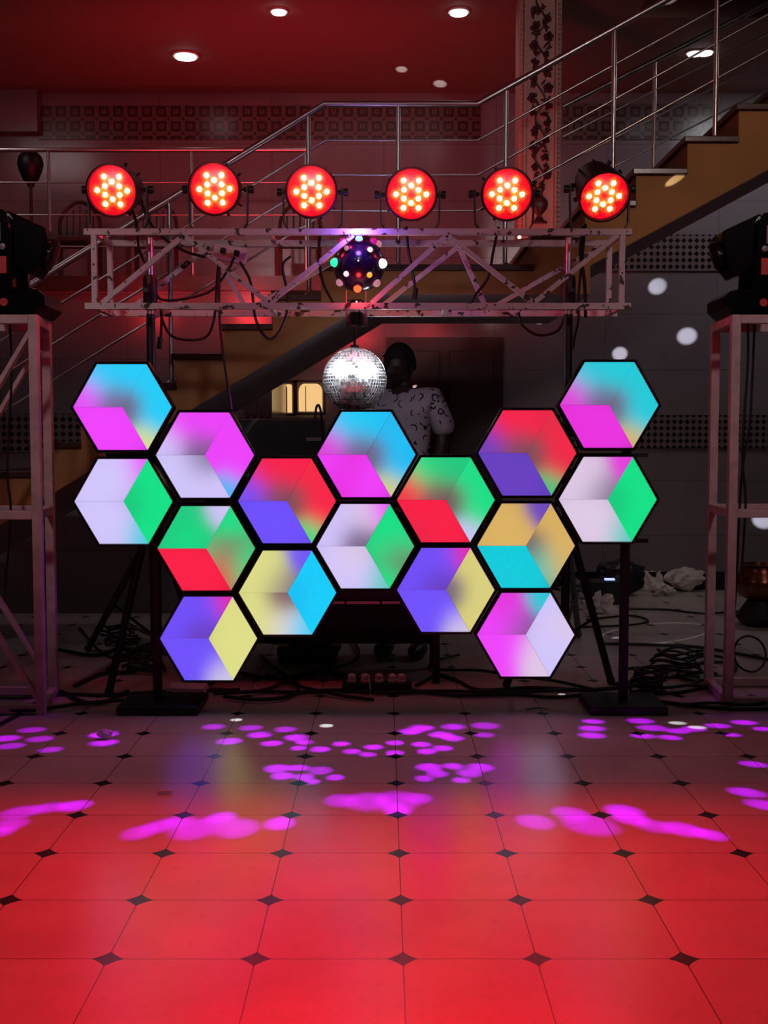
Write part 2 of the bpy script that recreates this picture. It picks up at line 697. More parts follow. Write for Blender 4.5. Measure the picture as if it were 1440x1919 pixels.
def arch(x0, x1, z0, z1, k=8, flatl=False):
    pts = [(x0, z0), (x1, z0)]
    w = x1 - x0
    for i in range(k + 1):
        a = pi * 0.5 * i / k
        pts.append((x1 - w * 0.25 * (1 - cos(a)), z1 - w * 0.35 * (1 - sin(a))))
    for i in range(k + 1):
        a = pi * 0.5 * (1 - i / k)
        pts.append((x0 + w * 0.25 * (1 - cos(a)), z1 - w * 0.35 * (1 - sin(a))))
    return pts


for i, (x0, x1, y0, y1) in enumerate(((534, 547, 720, 773), (560, 604, 719, 771))):
    A, B = P(x0, y1, DW - .05), P(x1, y0, DW - .05)
    b = MB()
    b.prism(arch(A.x, B.x, A.z, B.z), 'Y', DW - .045, DW - .03)
    w = struct(b.build('window_%d' % (i + 1), MT['warm']))
    b = MB()
    for p, q in (((A.x - .02, A.z - .02), (A.x - .02, B.z + .03)), ((B.x + .02, A.z - .02), (B.x + .02, B.z + .03)),
                 ((A.x - .03, B.z + .02), (B.x + .03, B.z + .02)), ((A.x - .03, A.z - .02), (B.x + .03, A.z - .02)),
                 ((A.x + .3 * (B.x - A.x), A.z), (A.x + .3 * (B.x - A.x), B.z - .02))):
        b.bar((p[0], DW - .05, p[1]), (q[0], DW - .05, q[1]), 0.018 if p[0] < A.x or p[0] > B.x or p[1] == q[1] else 0.006)
    b.build('window_frame', MT['door'], w, local=True)

# ------------------------------------------------------------------ staircase
D1 = 5.95
D2 = 7.45
RUN = 0.2527
zl = P(0, 497, D1).z
NL = 14
RISE = zl / NL
xl = P(600, 0, D1).x
xu = P(1002, 497, D1).x
RUN2, RISE2 = 0.262, 0.163
NU = 9
lowA, lowB = P(107, 920, D1), P(647, 593, D1)
upA, upB = P(1107, 497, D1), P(1440, 318, D1)
zb = P(900, 551, D1).z


def bottom(x):
    z1 = lowA.z + (lowB.z - lowA.z) / (lowB.x - lowA.x) * (x - lowA.x)
    if x >= upA.x - 1e-6:
        return upA.z + (upB.z - upA.z) / (upB.x - upA.x) * (x - upA.x)
    return max(0.0, min(z1, zb))


xz = lowB.x + (zb - lowB.z) * (lowB.x - lowA.x) / (lowB.z - lowA.z)
seg = []
for k in range(NL):                   # lower flight, going down to the left
    seg.append((xl - (k + 1) * RUN, xl - k * RUN, zl - (k + 1) * RISE))
seg = seg[::-1]
seg.append((xl, xu, zl))
for k in range(NU):
    seg.append((xu + k * RUN2, xu + (k + 1) * RUN2, zl + (k + 1) * RISE2))
stair = thing('staircase', 'yellow sided staircase with brown treads rising left to right behind the lighting truss', 'staircase', (xl, D1 + .75, 0))
b = MB()
so = MB()
for x0, x1, z in seg:
    if z < 0.02:
        continue
    cuts = [x0] + sorted(c for c in (xz, upA.x - 2e-4, upA.x) if x0 < c < x1) + [x1]
    for c0, c1 in zip(cuts, cuts[1:]):
        z0, z1 = bottom(c0 + 1e-5), bottom(c1 - 1e-5)
        b.prism([(c0, z0), (c1, z1), (c1, z - 0.03), (c0, z - 0.03)], 'Y', D1, D2)
        if z0 > 0.01 or z1 > 0.01:
            so.add([(c0, D1 + .01, z0 - .004), (c1, D1 + .01, z1 - .004), (c1, D2 - .01, z1 - .004), (c0, D2 - .01, z0 - .004),
                    (c0, D1 + .01, z0 + .004), (c1, D1 + .01, z1 + .004), (c1, D2 - .01, z1 + .004), (c0, D2 - .01, z0 + .004)],
                   [(0, 1, 2, 3), (4, 5, 6, 7), (0, 1, 5, 4), (1, 2, 6, 5), (2, 3, 7, 6), (3, 0, 4, 7)])
b.build('stringer', MT['yellow'], stair)
so.build('soffit', MT['soffit'], stair)
for x0, x1, z in seg:
    t = MB()
    if z <= zl - 1e-4:
        t.box(((x0 + x1) / 2 - .012, (D1 + D2) / 2, z - .013), (x1 - x0 + .02, D2 - D1 + .05, .03))
        t.build('tread', MT['tread'], stair, bevel=.004)
    else:
        t.box(((x0 + x1) / 2 - .012, (D1 + D2) / 2, z - .013), (x1 - x0 + .02, D2 - D1 + .05, .03))
        t.build('landing' if abs(z - zl) < 1e-4 else 'tread', MT['tread'], stair, bevel=.004)


def stair_z(x):
    for x0, x1, z in seg:
        if x0 <= x < x1:
            return z
    return seg[-1][2] if x > seg[-1][1] else 0.0


def railing(label, D, paths, posts, r_hand=.017, r_bar=.006, r_post=.012, zfun=None, pos=(0, 0, 0)):
    root = thing('stair_railing', label, 'railing', pos)
    for i, path in enumerate(paths):
        b = MB()
        pts = [P(x, y, D) for x, y in path]
        for p, q in zip(pts, pts[1:]):
            b.tube([p, q], r_hand if i == 0 else r_bar, 12)
            b.ball(q, r_hand if i == 0 else r_bar, n=10, m=6)
        b.build('handrail' if i == 0 else 'rail_bar', MT['steel'], root, smooth=True)
    for px, ytop, ybot in posts:
        T = P(px, ytop, D)
        B = P(px, ybot, D)
        zb_ = zfun(B.x) if zfun else B.z
        b = MB()
        b.tube([(B.x, D, zb_), (B.x, D, T.z)], r_post, 12)
        b.lathe([(.03, 0), (.03, .008), (.016, .02)], (B.x, D, zb_), n=16)
        b.build('baluster', MT['steel'], root, smooth=True)
    return root


def rail_path(off, x_knee=608, x_up=895, xa=-620, xb=1640, sl=.616, su=.552):
    yl = 195 + off
    kx = x_knee + off * 0.04
    return [(xa, yl + (kx - xa) * sl), (kx, yl), (x_up, yl), (1500, yl - (1500 - x_up) * su)]


def hand_y(px):
    p = rail_path(0)
    for (xa, ya), (xb, yb) in zip(p, p[1:]):
        if xa <= px <= xb:
            return ya + (yb - ya) * (px - xa) / (xb - xa)
    return p[-1][1]


railing('near steel stair railing with four bars following the near edge of the stair', D1 + .05,
        [rail_path(o) for o in (0, 68, 133, 200)],
        [(x, hand_y(x) + 4, 0) for x in (-470, -210, 53, 313, 577, 747, 950, 1153, 1345)], zfun=stair_z, pos=(xl, D1 + .05, zl))
DB = D2 - .05
pb = [(1056, 200 + o * 1.0) for o in (0, 56, 107, 160)]
railing('far steel stair railing starting at the flowered pillar beside the upper steps', DB,
        [[(1056, 200 + o), (1500, 200 + o - 444 * .505)] for o in (0, 56, 107, 160)],
        [(1230, 114, 0)], zfun=lambda x: stair_z(x), pos=(1.6, DB, zl + .3))
gal = railing('level steel railing along the front edge of the gallery, upper left', 8.04,
              [[(-380, y), (577, y)] for y in (281, 342, 403, 462)],
              [(-170, 285, 518), (95, 285, 518), (362, 285, 518), (574, 285, 518)], r_hand=.016, pos=(-2.2, 8.04, zt),
              zfun=lambda x: zt)

# ------------------------------------------------------------------ flowered pillar
pil = thing('pillar', 'cream pillar with dark flower and vase relief rising behind the stair rails', 'pillar', (P(1014, 0, 7.2).x, 7.3, zl))
xa, xb_ = P(973, 300, 7.15).x, P(1053, 300, 7.15).x
zl_keep, zl = zl, zl + 2 * RISE2 + .003
b = MB()
b.box(((xa + xb_) / 2, 7.28, (zl + ZC) / 2 + .01), (xb_ - xa, .2, ZC - zl - .02))
b.build('shaft', MT['cream'], pil, bevel=.008)
b = MB()
for x in (xa + .035, xb_ - .035):
    b.box((x, 7.17, (zl + ZC) / 2), (.012, .03, ZC - zl - .1))
for i in range(58):
    z = zl + .1 + i * .03
    for x in (xa + .016, xb_ - .016):
        b.ball((x, 7.175, z), (.013, .012, .009), n=8, m=5)
b.build('border_moulding', MT['cream'], pil, smooth=True)
b = MB()
xm = (xa + xb_) / 2


def flower(x, z, r):
    for k in range(5):
        a = 2 * pi * k / 5 + rnd.random()
        b.ball((x + cos(a) * r * .6, 7.172, z + sin(a) * r * .6), (r * .42, .012, r * .42), n=8, m=5)
    b.ball((x, 7.165, z), (r * .35, .014, r * .35), n=8, m=5)


z0 = P(0, 350, 7.17).z
z1 = ZC - .05
stem = []
for i in range(70):
    t = i / 69
    stem.append((xm + sin(t * 30) * .03, 7.172, z0 + (z1 - z0) * t))
b.tube(stem, .005, 6)
i = 0
z = z0 + .02
while z < z1 - .03:
    sd = 1 if i % 2 else -1
    flower(xm + sd * rnd.uniform(.03, .05), z, rnd.uniform(.022, .034))
    for k in range(3):
        a = rnd.uniform(0, pi)
        b.ball((xm - sd * rnd.uniform(.01, .055), 7.173, z + rnd.uniform(-.03, .03)), (.022, .008, .007),
               Matrix.Rotation(a, 3, 'Y'), n=8, m=5)
    z += rnd.uniform(.045, .06)
    i += 1
b.build('floral_relief', MT['floral'], pil, smooth=True)
b = MB()
zv = max(P(0, 418, 7.17).z, zl + .02)
k = (z0 - zv) / .24
b.lathe([(.05, 0), (.05, .01), (.03, .02), (.012, .05), (.02, .06), (.045, .09), (.055, .12), (.05, .15), (.02, .18), (.018, .2), (.035, .23), (.03, .235)],
        (xm, 7.175, zv), Matrix.Diagonal((1, .35, k)).to_3x3(), n=24)
b.build('vase_relief', MT['floral'], pil, smooth=True)
zl = zl_keep

# ------------------------------------------------------------------ recessed downlights in the ceiling
dls = [((348, 103), 'round ceiling downlight above the two leftmost red lamps', .075),
       ((523, 19), 'small ceiling downlight at the top edge, left of centre', .045),
       ((860, 20), 'ceiling downlight at the top edge, left of the flowered pillar', .055),
       ((1303, 97), 'left one of the twin ceiling downlights behind the upper stair rails', .05),
       ((1322, 96), 'right one of the twin ceiling downlights behind the upper stair rails', .05)]
for (px, py), lb, r in dls:
    c = CZ(px, py, ZC)
    t = thing('ceiling_downlight', lb, 'downlight', (c.x, c.y, ZC), 'recessed downlights in the ceiling')
    b = MB()
    b.lathe([(r * 1.25, -.012), (r * 1.25, 0)], (0, 0, 0), n=24)
    b.build('trim_ring', MT['white'], t, local=True)
    b = MB()
    b.lathe([(r, -.022), (r, -.012)], (0, 0, 0), n=24)
    b.build('lamp_disc', MT['downl'], t, local=True)

# ------------------------------------------------------------------ gallery furniture
for i, (px, lb) in enumerate(((140, 'dark wooden chair on the gallery behind the leftmost red lamp'),
                              (286, 'dark wooden chair on the gallery between the two leftmost red lamps'),
                              (560, 'dark wooden chair at the right end of the gallery'))):
    D = 8.55
    c = P(px, 480, D)
    t = thing('gallery_chair', lb, 'chair', (c.x, D, zt), 'dark chairs on the gallery')
    b = MB()
    b.box((0, 0, .33), (.34, .34, .045))
    b.build('seat', MT['wood'], t, local=True, bevel=.01)
    for sx in (-.15, .15):
        for sy in (-.15, .15):
            b = MB()
            b.bar((sx, sy, 0), (sx, sy, .32), .03)
            b.build('leg', MT['wood'], t, local=True)
    b = MB()
    b.tube(spline([(-.15, .15, .34), (-.14, .17, .55), (0, .18, .66), (.14, .17, .55), (.15, .15, .34)], 6), .014, 8)
    for k in range(5):
        x = -.1 + .05 * k
        b.tube([(x, .155, .34), (x, .175, .63 - abs(x) * .6)], .007, 6)
    b.build('backrest', MT['wood'], t, local=True, smooth=True)

c = P(57, 312, 8.5)
t = thing('finial_ornament', 'dark bulb shaped ornament on a thin stem behind the gallery railing', 'ornament', (c.x, 8.5, zt))
b = MB()
b.tube([(0, 0, .012), (0, 0, c.z - zt - .12)], .012, 10)
b.lathe([(.09, 0), (.09, .015), (.02, .03)], (0, 0, 0), n=20)
b.build('stem', MT['wood'], t, local=True, smooth=True)
b = MB()
b.lathe([(.025, -.145), (.03, -.12), (.055, -.10), (.085, -.03), (.096, .02), (.085, .07), (.05, .105), (.01, .118)], (0, 0, c.z - zt), n=28)
b.build('bulb', MT['black'], t, local=True, smooth=True)

# ------------------------------------------------------------------ hexagon panels
DH = 5.10
KH = {'C': (0, 208, 255), 'K': (8, 192, 250), 'M': (242, 66, 255), 'm': (236, 50, 225), 'W': (212, 200, 255), 'w': (226, 204, 232), 'G': (0, 228, 138),
      'g': (10, 205, 130), 'R': (255, 34, 72), 'r': (236, 38, 72), 'B': (112, 82, 255), 'b': (104, 66, 196), 'Y': (226, 226, 138), 'y': (222, 212, 128),
      'T': (0, 206, 222), 't': (60, 205, 190), 'O': (222, 180, 100), 'P': (240, 40, 165), 'D': (112, 92, 130), 'd': (120, 78, 90), 'L': (225, 215, 225)}
TT = {1: (-68, -20), 2: (-42, -55), 3: (0, -60), 4: (36, -70), 5: (-14, -12), 6: (-35, -20), 7: (22, -40)}
RR = {1: (42, -50), 2: (72, -12), 3: (64, 22), 4: (42, 62), 5: (8, 2), 6: (40, 10), 7: (24, 32)}
BBt = {1: (-66, 18), 2: (-42, 55), 3: (-5, 60), 4: (28, 66), 5: (-8, 12), 6: (-30, 25), 7: (12, 40)}
HEX = [
    (229, 763, 'T1M T2C T3C T4C T5D R1C R2C R3C R4Y R5D B1M B2M B3M B6M B7M', 'azure blue hexagon panel with magenta lower face, top left of the wall'),
    (231, 940, 'T1W T2W T3W T4M T6W R1G R2G R3G R4G R5g B1W B2W B3W B6W B4T', 'lavender and green hexagon panel, lower one of the far left column'),
    (384, 853, 'T1W T2M T3M T4M T5D R1M R2M R3M R4K R5M B1W B2W B3W B6W B4W B5D', 'magenta hexagon panel with lavender lower face and a cyan corner'),
    (386.5, 1028, 'T1g T2g T6G T4W T5g R1G R6d R3G R7R R5g B1R B2R B3R B6R B7R', 'green hexagon panel with red lower face, left of centre'),
    (390.7, 1197, 'T1B T2B T3B T4P T5b R1Y R2Y R3Y R4Y R6Y B1B B2B B6B B4L B7B', 'violet and yellow hexagon panel, bottom of the second column from the left'),
    (538, 939, 'T1B T2R T3R T4R T5d R1R R2R R3R R4G R5d B1B B2B B3B B6B B7B', 'red hexagon panel with violet lower face and bright green corner'),
    (539, 1111, 'T1Y T2Y T6Y T4B T5D R1C R2C R3C R4C R5K B1Y B2Y B3L B4C B5d', 'yellow hexagon panel with azure right face, third column from the left'),
    (687, 852, 'T1m T2C T3C T4K T5D R1K R2K R3K R4y R5D B1M B2m B3M B6m B7M', 'azure hexagon panel with magenta lower face right under the mirror ball'),
    (685, 1024, 'T1W T2W T3w T4M T5D R1G R2G R3d R4G R6G B1W B2W B3W B6w B4t', 'lavender and green hexagon panel in the middle column'),
    (836, 937, 'T1R T2G T3g T4g T5d R1G R2G R3G R4W R5d B1R B2r B3R B6R B7R', 'green hexagon panel with red lower face and a lavender corner, right of centre'),
    (836, 1106, 'T1B T2B T3B T4P T5b R1y R2y R3y R4y R5D B1B B2B B6B B4L B7B', 'violet and yellow hexagon panel right of the middle column'),
    (989, 849, 'T1b T2R T3R T4r T5d R1r R2R R3r R4g R5d B1b B2b B3b B6b B7b', 'red hexagon panel with dull violet lower face, second column from the right'),
    (986.5, 1023, 'T1O T2O T6O T4b T5O R1O R2O R3O R7t R5d B1T B2T B3T B6T B7T', 'gold hexagon panel with turquoise lower face'),
    (986, 1190, 'T1M T2m T6M T4T T5D R1W R2w R3W R4W R6W B1M B2M B6M B4w B7w', 'magenta hexagon panel with lavender right face, bottom of the second column from the right'),
    (1142.5, 759, 'T1m T2T T3T T4T T5D R1T R2T R3T R4O R5D B1m B2m B3m B6m B7m', 'turquoise hexagon panel with pink lower face, top right of the wall'),
    (1140, 936, 'T1w T2w T6w T4m T5D R1G R2G R3G R4G R5g B1w B2w B3w B6w B4t', 'pale pink and green hexagon panel, lower one of the far right column'),
]
RL = 0.2225
RO = 0.2352
hexpt = lambda r: [(r * cos(a), r * sin(a)) for a in [pi / 3 * k for k in range(6)]]


def hexagon(px, py, spec, label):
    c = P(px, py, DH)
    root = thing('hexagon_light_panel', label, 'light panel', (c.x, DH, c.z), 'glowing hexagon panels of the light wall')
    o, i_ = hexpt(RO), hexpt(RL)
    b = MB()
    n = 6
    vs = [(x, 0, z) for x, z in o] + [(x, 0, z) for x, z in i_] + [(x, .055, z) for x, z in o] + [(x, .055, z) for x, z in i_]
    fs = []
    for k in range(6):
        j = (k + 1) % 6
        fs += [(k, j, 6 + j, 6 + k), (12 + k, 18 + k, 18 + j, 12 + j), (k, 12 + k, 12 + j, j), (6 + k, 6 + j, 18 + j, 18 + k)]
    b.add(vs, fs)
    b.build('frame', MT['hexframe'], root, local=True, bevel=.003)
    b = MB()
    b.prism(hexpt(RL * 1.0), 'Y', .045, .054)
    b.build('back_board', MT['black'], root, local=True)
    blobs = {'T': [], 'R': [], 'B': []}
    for s in spec.split():
        tb = {'T': TT, 'R': RR, 'B': BBt}[s[0]]
        q = tb[int(s[1])]
        blobs[s[0]].append((q[0] / 93 * RL, -q[1] / 93 * RL, lin(KH[s[2]]), .22 * RL if s[1] in '4' else .245 * RL))
    V = hexpt(RL - .001)
    Rr, TR, TL, L, BL, BR = V
    for key, nm, quad in (('T', 'upper_face', (L, TL, TR, (0, 0))), ('R', 'right_face', ((0, 0), TR, Rr, BR)), ('B', 'lower_face', (L, (0, 0), BR, BL))):
        N = 22
        me = bpy.data.meshes.new(nm)
        vs, fs, cs = [], [], []
        gx = sum(q[0] for q in quad) / 4
        gz = sum(q[1] for q in quad) / 4
        q = [(gx + (p[0] - gx) * .9955, gz + (p[1] - gz) * .9955) for p in quad]
        mean = [sum(bb[2][k] for bb in blobs[key]) / len(blobs[key]) * .42 for k in range(3)]
        for i in range(N + 1):
            for j in range(N + 1):
                u, v = i / N, j / N
                x = (1 - u) * ((1 - v) * q[0][0] + v * q[1][0]) + u * ((1 - v) * q[3][0] + v * q[2][0])
                z = (1 - u) * ((1 - v) * q[0][1] + v * q[1][1]) + u * ((1 - v) * q[3][1] + v * q[2][1])
                vs.append((x, .004, z))
                ws = .11
                col = [mean[k] * ws for k in range(3)]
                for bx, bz, bc, sg in blobs[key]:
                    w = math.exp(-((x - bx) ** 2 + (z - bz) ** 2) / (2 * sg * sg))
                    ws += w
                    for k in range(3):
                        col[k] += w * bc[k]
                cs.append([cc / ws for cc in col])
        for i in range(N):
            for j in range(N):
                a = i * (N + 1) + j
                fs.append((a, a + N + 1, a + N + 2, a + 1))
        # side skirt giving the face its thickness
        ring = [i * (N + 1) for i in range(N + 1)] + [N * (N + 1) + j for j in range(1, N + 1)] + \
               [i * (N + 1) + N for i in range(N - 1, -1, -1)] + [j for j in range(N - 1, 0, -1)]
        o0 = len(vs)
        for k in ring:
            vs.append((vs[k][0], .012, vs[k][2]))
            cs.append([0.0, 0, 0])
        for k in range(len(ring)):
            kk = (k + 1) % len(ring)
            fs.append((ring[k], ring[kk], o0 + kk, o0 + k))
        me.from_pydata(vs, [], fs)
        at = me.color_attributes.new('led', 'FLOAT_COLOR', 'POINT')
        for k, cc in enumerate(cs):
            at.data[k].color = (cc[0], cc[1], cc[2], 1)
        me.materials.append(MT['diffuser'])
        ob = bpy.data.objects.new(nm, me)
        COL.objects.link(ob)
        ob.parent = root
    return root


for h in HEX:
    hexagon(*h)

# panel stands: base plate, post, cross arms behind the panels
for pxb, pxp, lb, x0, x1 in ((292, 296, 'black flat based stand carrying the left end of the hexagon wall', 215, 370),
                             (1182, 1168, 'black flat based stand carrying the right end of the hexagon wall', 1108, 1256)):
    q0, q1 = F(x0, 1344), F(x1, 1344)
    D = 5.13
    bx = (q0.x + q1.x) / 2
    t = thing('panel_stand', lb, 'stand', (P(pxp, 1300, 5.2).x, 5.2, 0))
    b = MB()
    b.box((bx, 5.17, .02), (q1.x - q0.x, .30, .04))
    b.build('base_plate', MT['black'], t, bevel=.006)
    b = MB()
    X = P(pxp, 1300, 5.2).x
    b.box((X, 5.2, .04 + .72), (.038, .038, 1.44))
    b.build('post', MT['black'], t, bevel=.003)
    for y in (853, 1013):
        b = MB()
        if pxp > 720:
            A, B = P(1010, y, 5.175), P(1214, y, 5.175)
        else:
            A, B = P(200, y, 5.175), P(420, y, 5.175)
        b.bar(A, B, .03, .018)
        b.build('cross_arm', MT['black'], t)
t = thing('support_beam', 'long black beam joining the middle hexagon panels from behind', 'beam', (0, 5.19, 1.0))
b = MB()
b.bar(P(300, 945, 5.19), P(1080, 945, 5.19), .035, .02)
b.build('beam', MT['black'], t)

# ------------------------------------------------------------------ lighting truss
DN, DF = 5.20, 5.50
tr = thing('lighting_truss', 'white box truss with chipped paint carrying the six red lamps', 'truss', P(672, 575, 5.35))
TW = .028


def chord(p, q, w=TW, nm='chord'):
    b = MB()
    b.bar(p, q, w)
    b.build(nm, MT['chip'], tr)


yT, yBt = 435, 574
zT, zB = P(672, yT, DN).z, P(672, yBt, DN).z
Xn = lambda px: P(px, 500, DN).x
XL, XR = P(158, yT, DN).x, P(1184, yT, DN).x
XL2, XR2 = P(176, yT, DN).x, P(1167, yT, DN).x
for D in (DN, DF):
    chord((XL + (.0 if D == DN else .04), D, zT), (XR - (.0 if D == DN else .04), D, zT))
    chord((XL, D, zB), (XR, D, zB))
for X in (XL2, XR2):
    for D in (DN, DF):
        chord((X, D, zB + TW / 2), (X, D, zT - TW / 2), .024, 'upright')
    for z in (zT, zB):
        chord((X, DN + TW / 2, z), (X, DF - TW / 2, z), .024, 'spacer')
for X in (Xn(505), Xn(838)):
    for z in (zT, zB):
        chord((X, DN + TW / 2, z), (X, DF - TW / 2, z), .02, 'spacer')


def zig(D, pts):
    for (xa, ta), (xb, tb) in zip(pts, pts[1:]):
        A = Vector((P(xa, yT if ta else yBt, DN).x, D, zT - .014 if ta else zB + .014))
        B = Vector((P(xb, yT if tb else yBt, DN).x, D, zT - .014 if tb else zB + .014))
        chord(A, B, .022, 'brace')


zig(DN, [(192, 0), (345, 1), (505, 0), (662, 1)])
zig(DN, [(697, 0), (838, 1), (1000, 0), (1158, 1)])
zig(DF, [(215, 0), (372, 1), (450, 0), (672, 1)])
zig(DF, [(705, 0), (868, 1), (925, 0), (1150, 1)])

# tripod stands holding the truss
for px, lb, feet, hub in ((288, 'black tripod stand under the left part of the truss', ((165, 1222), (205, 1303), (395, 1285)), 1000),
                          (1061, 'black tripod stand under the right part of the truss', ((1145, 1283), (1085, 1195), (950, 1290)), 1000)):
    B0 = P(px, hub, 5.35)
    t = thing('tripod_stand', lb, 'stand', (B0.x, 5.35, 0))
    b = MB()
    b.tube([(B0.x, 5.35, .25), (B0.x, 5.35, zB - .02)], .021, 16)
    b.build('lower_pole', MT['black'], t, smooth=True)
    b = MB()
    b.tube([(B0.x, 5.35, zB - .02), (B0.x, 5.35, zT + .0)], .017, 16)
    b.build('upper_pole', MT['steel'], t, smooth=True)
    b = MB()
    b.lathe([(.03, 0), (.034, .01), (.034, .14), (.028, .16)], (B0.x, 5.35, zB + .0), n=20)
    b.bar((B0.x, 5.30, zB + .08), (B0.x, 5.24, zB + .08), .02)
    b.build('clamp', MT['black'], t, smooth=True)
    hb = Vector((B0.x, 5.35, B0.z))
    b = MB()
    b.lathe([(.04, -.05), (.045, -.04), (.045, .04), (.03, .05)], hb, n=20)
    b.build('collar', MT['black'], t, smooth=True)
    for fx, fy in feet:
        q = F(fx, fy)
        d = (q - hb)
        st = hb + Vector((d.x, d.y, 0)).normalized() * .045
        b = MB()
        b.tube([st, q + Vector((0, 0, .02))], .019, 12)
        b.ball(q + Vector((0, 0, .022)), .022, n=12, m=8)
        mid = st.lerp(q, .55)
        b.build('leg', MT['black'], t, smooth=True)
        b = MB()
        b.tube([mid, (B0.x, 5.35, .3)], .008, 8)
        b.build('brace', MT['black'], t, smooth=True)

# ------------------------------------------------------------------ par lamps
LEDS = [(16 * cos(radians(a)), 16 * sin(radians(a))) for a in (30, 90, 150, 210, 270, 330)] + \
       [(29 * cos(radians(a)), 29 * sin(radians(a))) for a in range(0, 360, 60)]
K = 5.1 / FP


def par(px, py, tilt, yaw, roll, label, spill):
    c = P(px, py, 5.25)
    zb = zT + TW / 2
    root = thing('par_lamp', label, 'stage lamp', (c.x, 5.33, zb), 'red par lamps on top of the truss')
    hc = c - Vector((c.x, 5.33, zb))
    # head centre: the face sits in front of the pivot
    Rm = Matrix.Rotation(radians(yaw), 3, 'Z') @ Matrix.Rotation(radians(tilt), 3, 'X')
    face = Vector((0, -.09, 0))
    piv = hc - Rm @ face
    L2W = Rm @ Matrix.Rotation(pi / 2, 3, 'X')     # lathe z -> -y (towards the viewer)
    b = MB()
    b.lathe([(.03, -.155), (.065, -.15), (.09, -.12), (.103, -.05), (.112, .0), (.118, .06), (.121, .10), (.112, .102), (.110, .078), (.0005, .076)], piv, L2W, n=40)
    b.build('housing', MT['black'], root, smooth=True, local=True)
    for k in range(10):
        a = 2 * pi * k / 10
        b = MB()
        b.box(piv + L2W @ Vector((cos(a) * .1, sin(a) * .1, -.04)), (.008, .05, .03), L2W @ Matrix.Rotation(a - pi / 2, 3, 'Z'))
        b.build('cooling_fin', MT['black'], root, local=True)
    # reflector plate with glow around the diodes
    N = 34
    vs, fs, cs = [(0, 0)], [], []
    for i in range(1, N + 1):
        for k in range(64):
            a = 2 * pi * k / 64
            vs.append((.109 * i / N * cos(a), .109 * i / N * sin(a)))
    for k in range(64):
        fs.append((0, 1 + k, 1 + (k + 1) % 64))
    for i in range(N - 1):
        for k in range(64):
            a, bq = 1 + i * 64 + k, 1 + i * 64 + (k + 1) % 64
            fs.append((a, a + 64, bq + 64, bq))
    ra = radians(roll)
    led = [((x * cos(ra) - y * sin(ra)) * K, (x * sin(ra) + y * cos(ra)) * K) for x, y in LEDS]
    for x, y in vs:
        g = sum(math.exp(-((x - lx) ** 2 + (y - ly) ** 2) / (2 * .0125 ** 2)) for lx, ly in led)
        g = min(1.0, g)
        cs.append((1.0, .0 + .85 * g ** 1.3, .012 + .03 * g))
    me = bpy.data.meshes.new('reflector_plate')
    me.from_pydata([tuple(piv + L2W @ Vector((x, y, .0845))) for x, y in vs] + [], [], fs)
    at = me.color_attributes.new('led', 'FLOAT_COLOR', 'POINT')
    for k, cc in enumerate(cs):
        at.data[k].color = (cc[0], cc[1], cc[2], 1)
    me.materials.append(MT['plate'])
    ob = bpy.data.objects.new('reflector_plate', me)
    COL.objects.link(ob)
    ob.parent = root
    for lx, ly in led:
        b = MB()
        b.ball(piv + L2W @ Vector((lx, ly, .088)), (.0128, .0128, .008), L2W, n=16, m=8)
        o = b.build('led_lens', MT['lens'], root, smooth=True, local=True)
    # yoke
    w = .137
    pts = [(-w, piv.y, piv.z + .02), (-w, piv.y, piv.z - .04), (-w + .003, piv.y, .05), (-w + .03, piv.y, .008), (w - .03, piv.y, .008),
           (w - .003, piv.y, .05), (w, piv.y, piv.z - .04), (w, piv.y, piv.z + .02)]
    b = MB()
    cx = piv.x
    for p, q in zip(pts, pts[1:]):
        b.bar((p[0] + cx, p[1], p[2]), (q[0] + cx, q[1], q[2]), .007, .03, up=(0, 1, 0))
    b.build('yoke', MT['black'], root, local=True)
    for sx in (-1, 1):
        b = MB()
        b.tube([(cx + sx * .118, piv.y, piv.z), (cx + sx * .15, piv.y, piv.z)], .01, 12)
        b.tube([(cx + sx * .145, piv.y, piv.z), (cx + sx * .165, piv.y, piv.z)], .018, 12)
        b.build('tilt_knob', MT['black'], root, smooth=True, local=True)
    # lamp light: main beam and wide spill
    world = Vector(root.location) + piv
    dr = Rm @ Vector((0, -1, 0))
    src = world + dr * .13
    lamp('SPOT', 'par_beam_lamp', src, 190, (1.0, 0.001, 0.008), src + Vector((dr.x * .6, -1, -.84)), .05, radians(52), 1.0)
    lamp('POINT', 'par_spill_lamp', src + Vector((0, -.0, .05)), spill * 2.0, (1.0, 0.03, 0.05), None, .05)


PARS = [(210, 357, 14, -4, -2, 'leftmost of the six red par lamps on the truss', 4.2),
        (402, 354, 10, -3, 0, 'red par lamp, second from the left on the truss', 4.2),
        (584, 359, 10, 0, 0, 'red par lamp left of the centre, third from the left, brightest glow', 4.6),
        (771, 364, 10, 2, 0, 'red par lamp right of the coloured effect ball, fourth from the left', 3.4),
        (951, 364, 12, 3, 0, 'red par lamp in front of the flowered pillar', 2.6),
        (1133, 368, 33, 6, 2, 'rightmost red par lamp, tilted furthest down', 1.6)]
for p in PARS:
    par(*p)

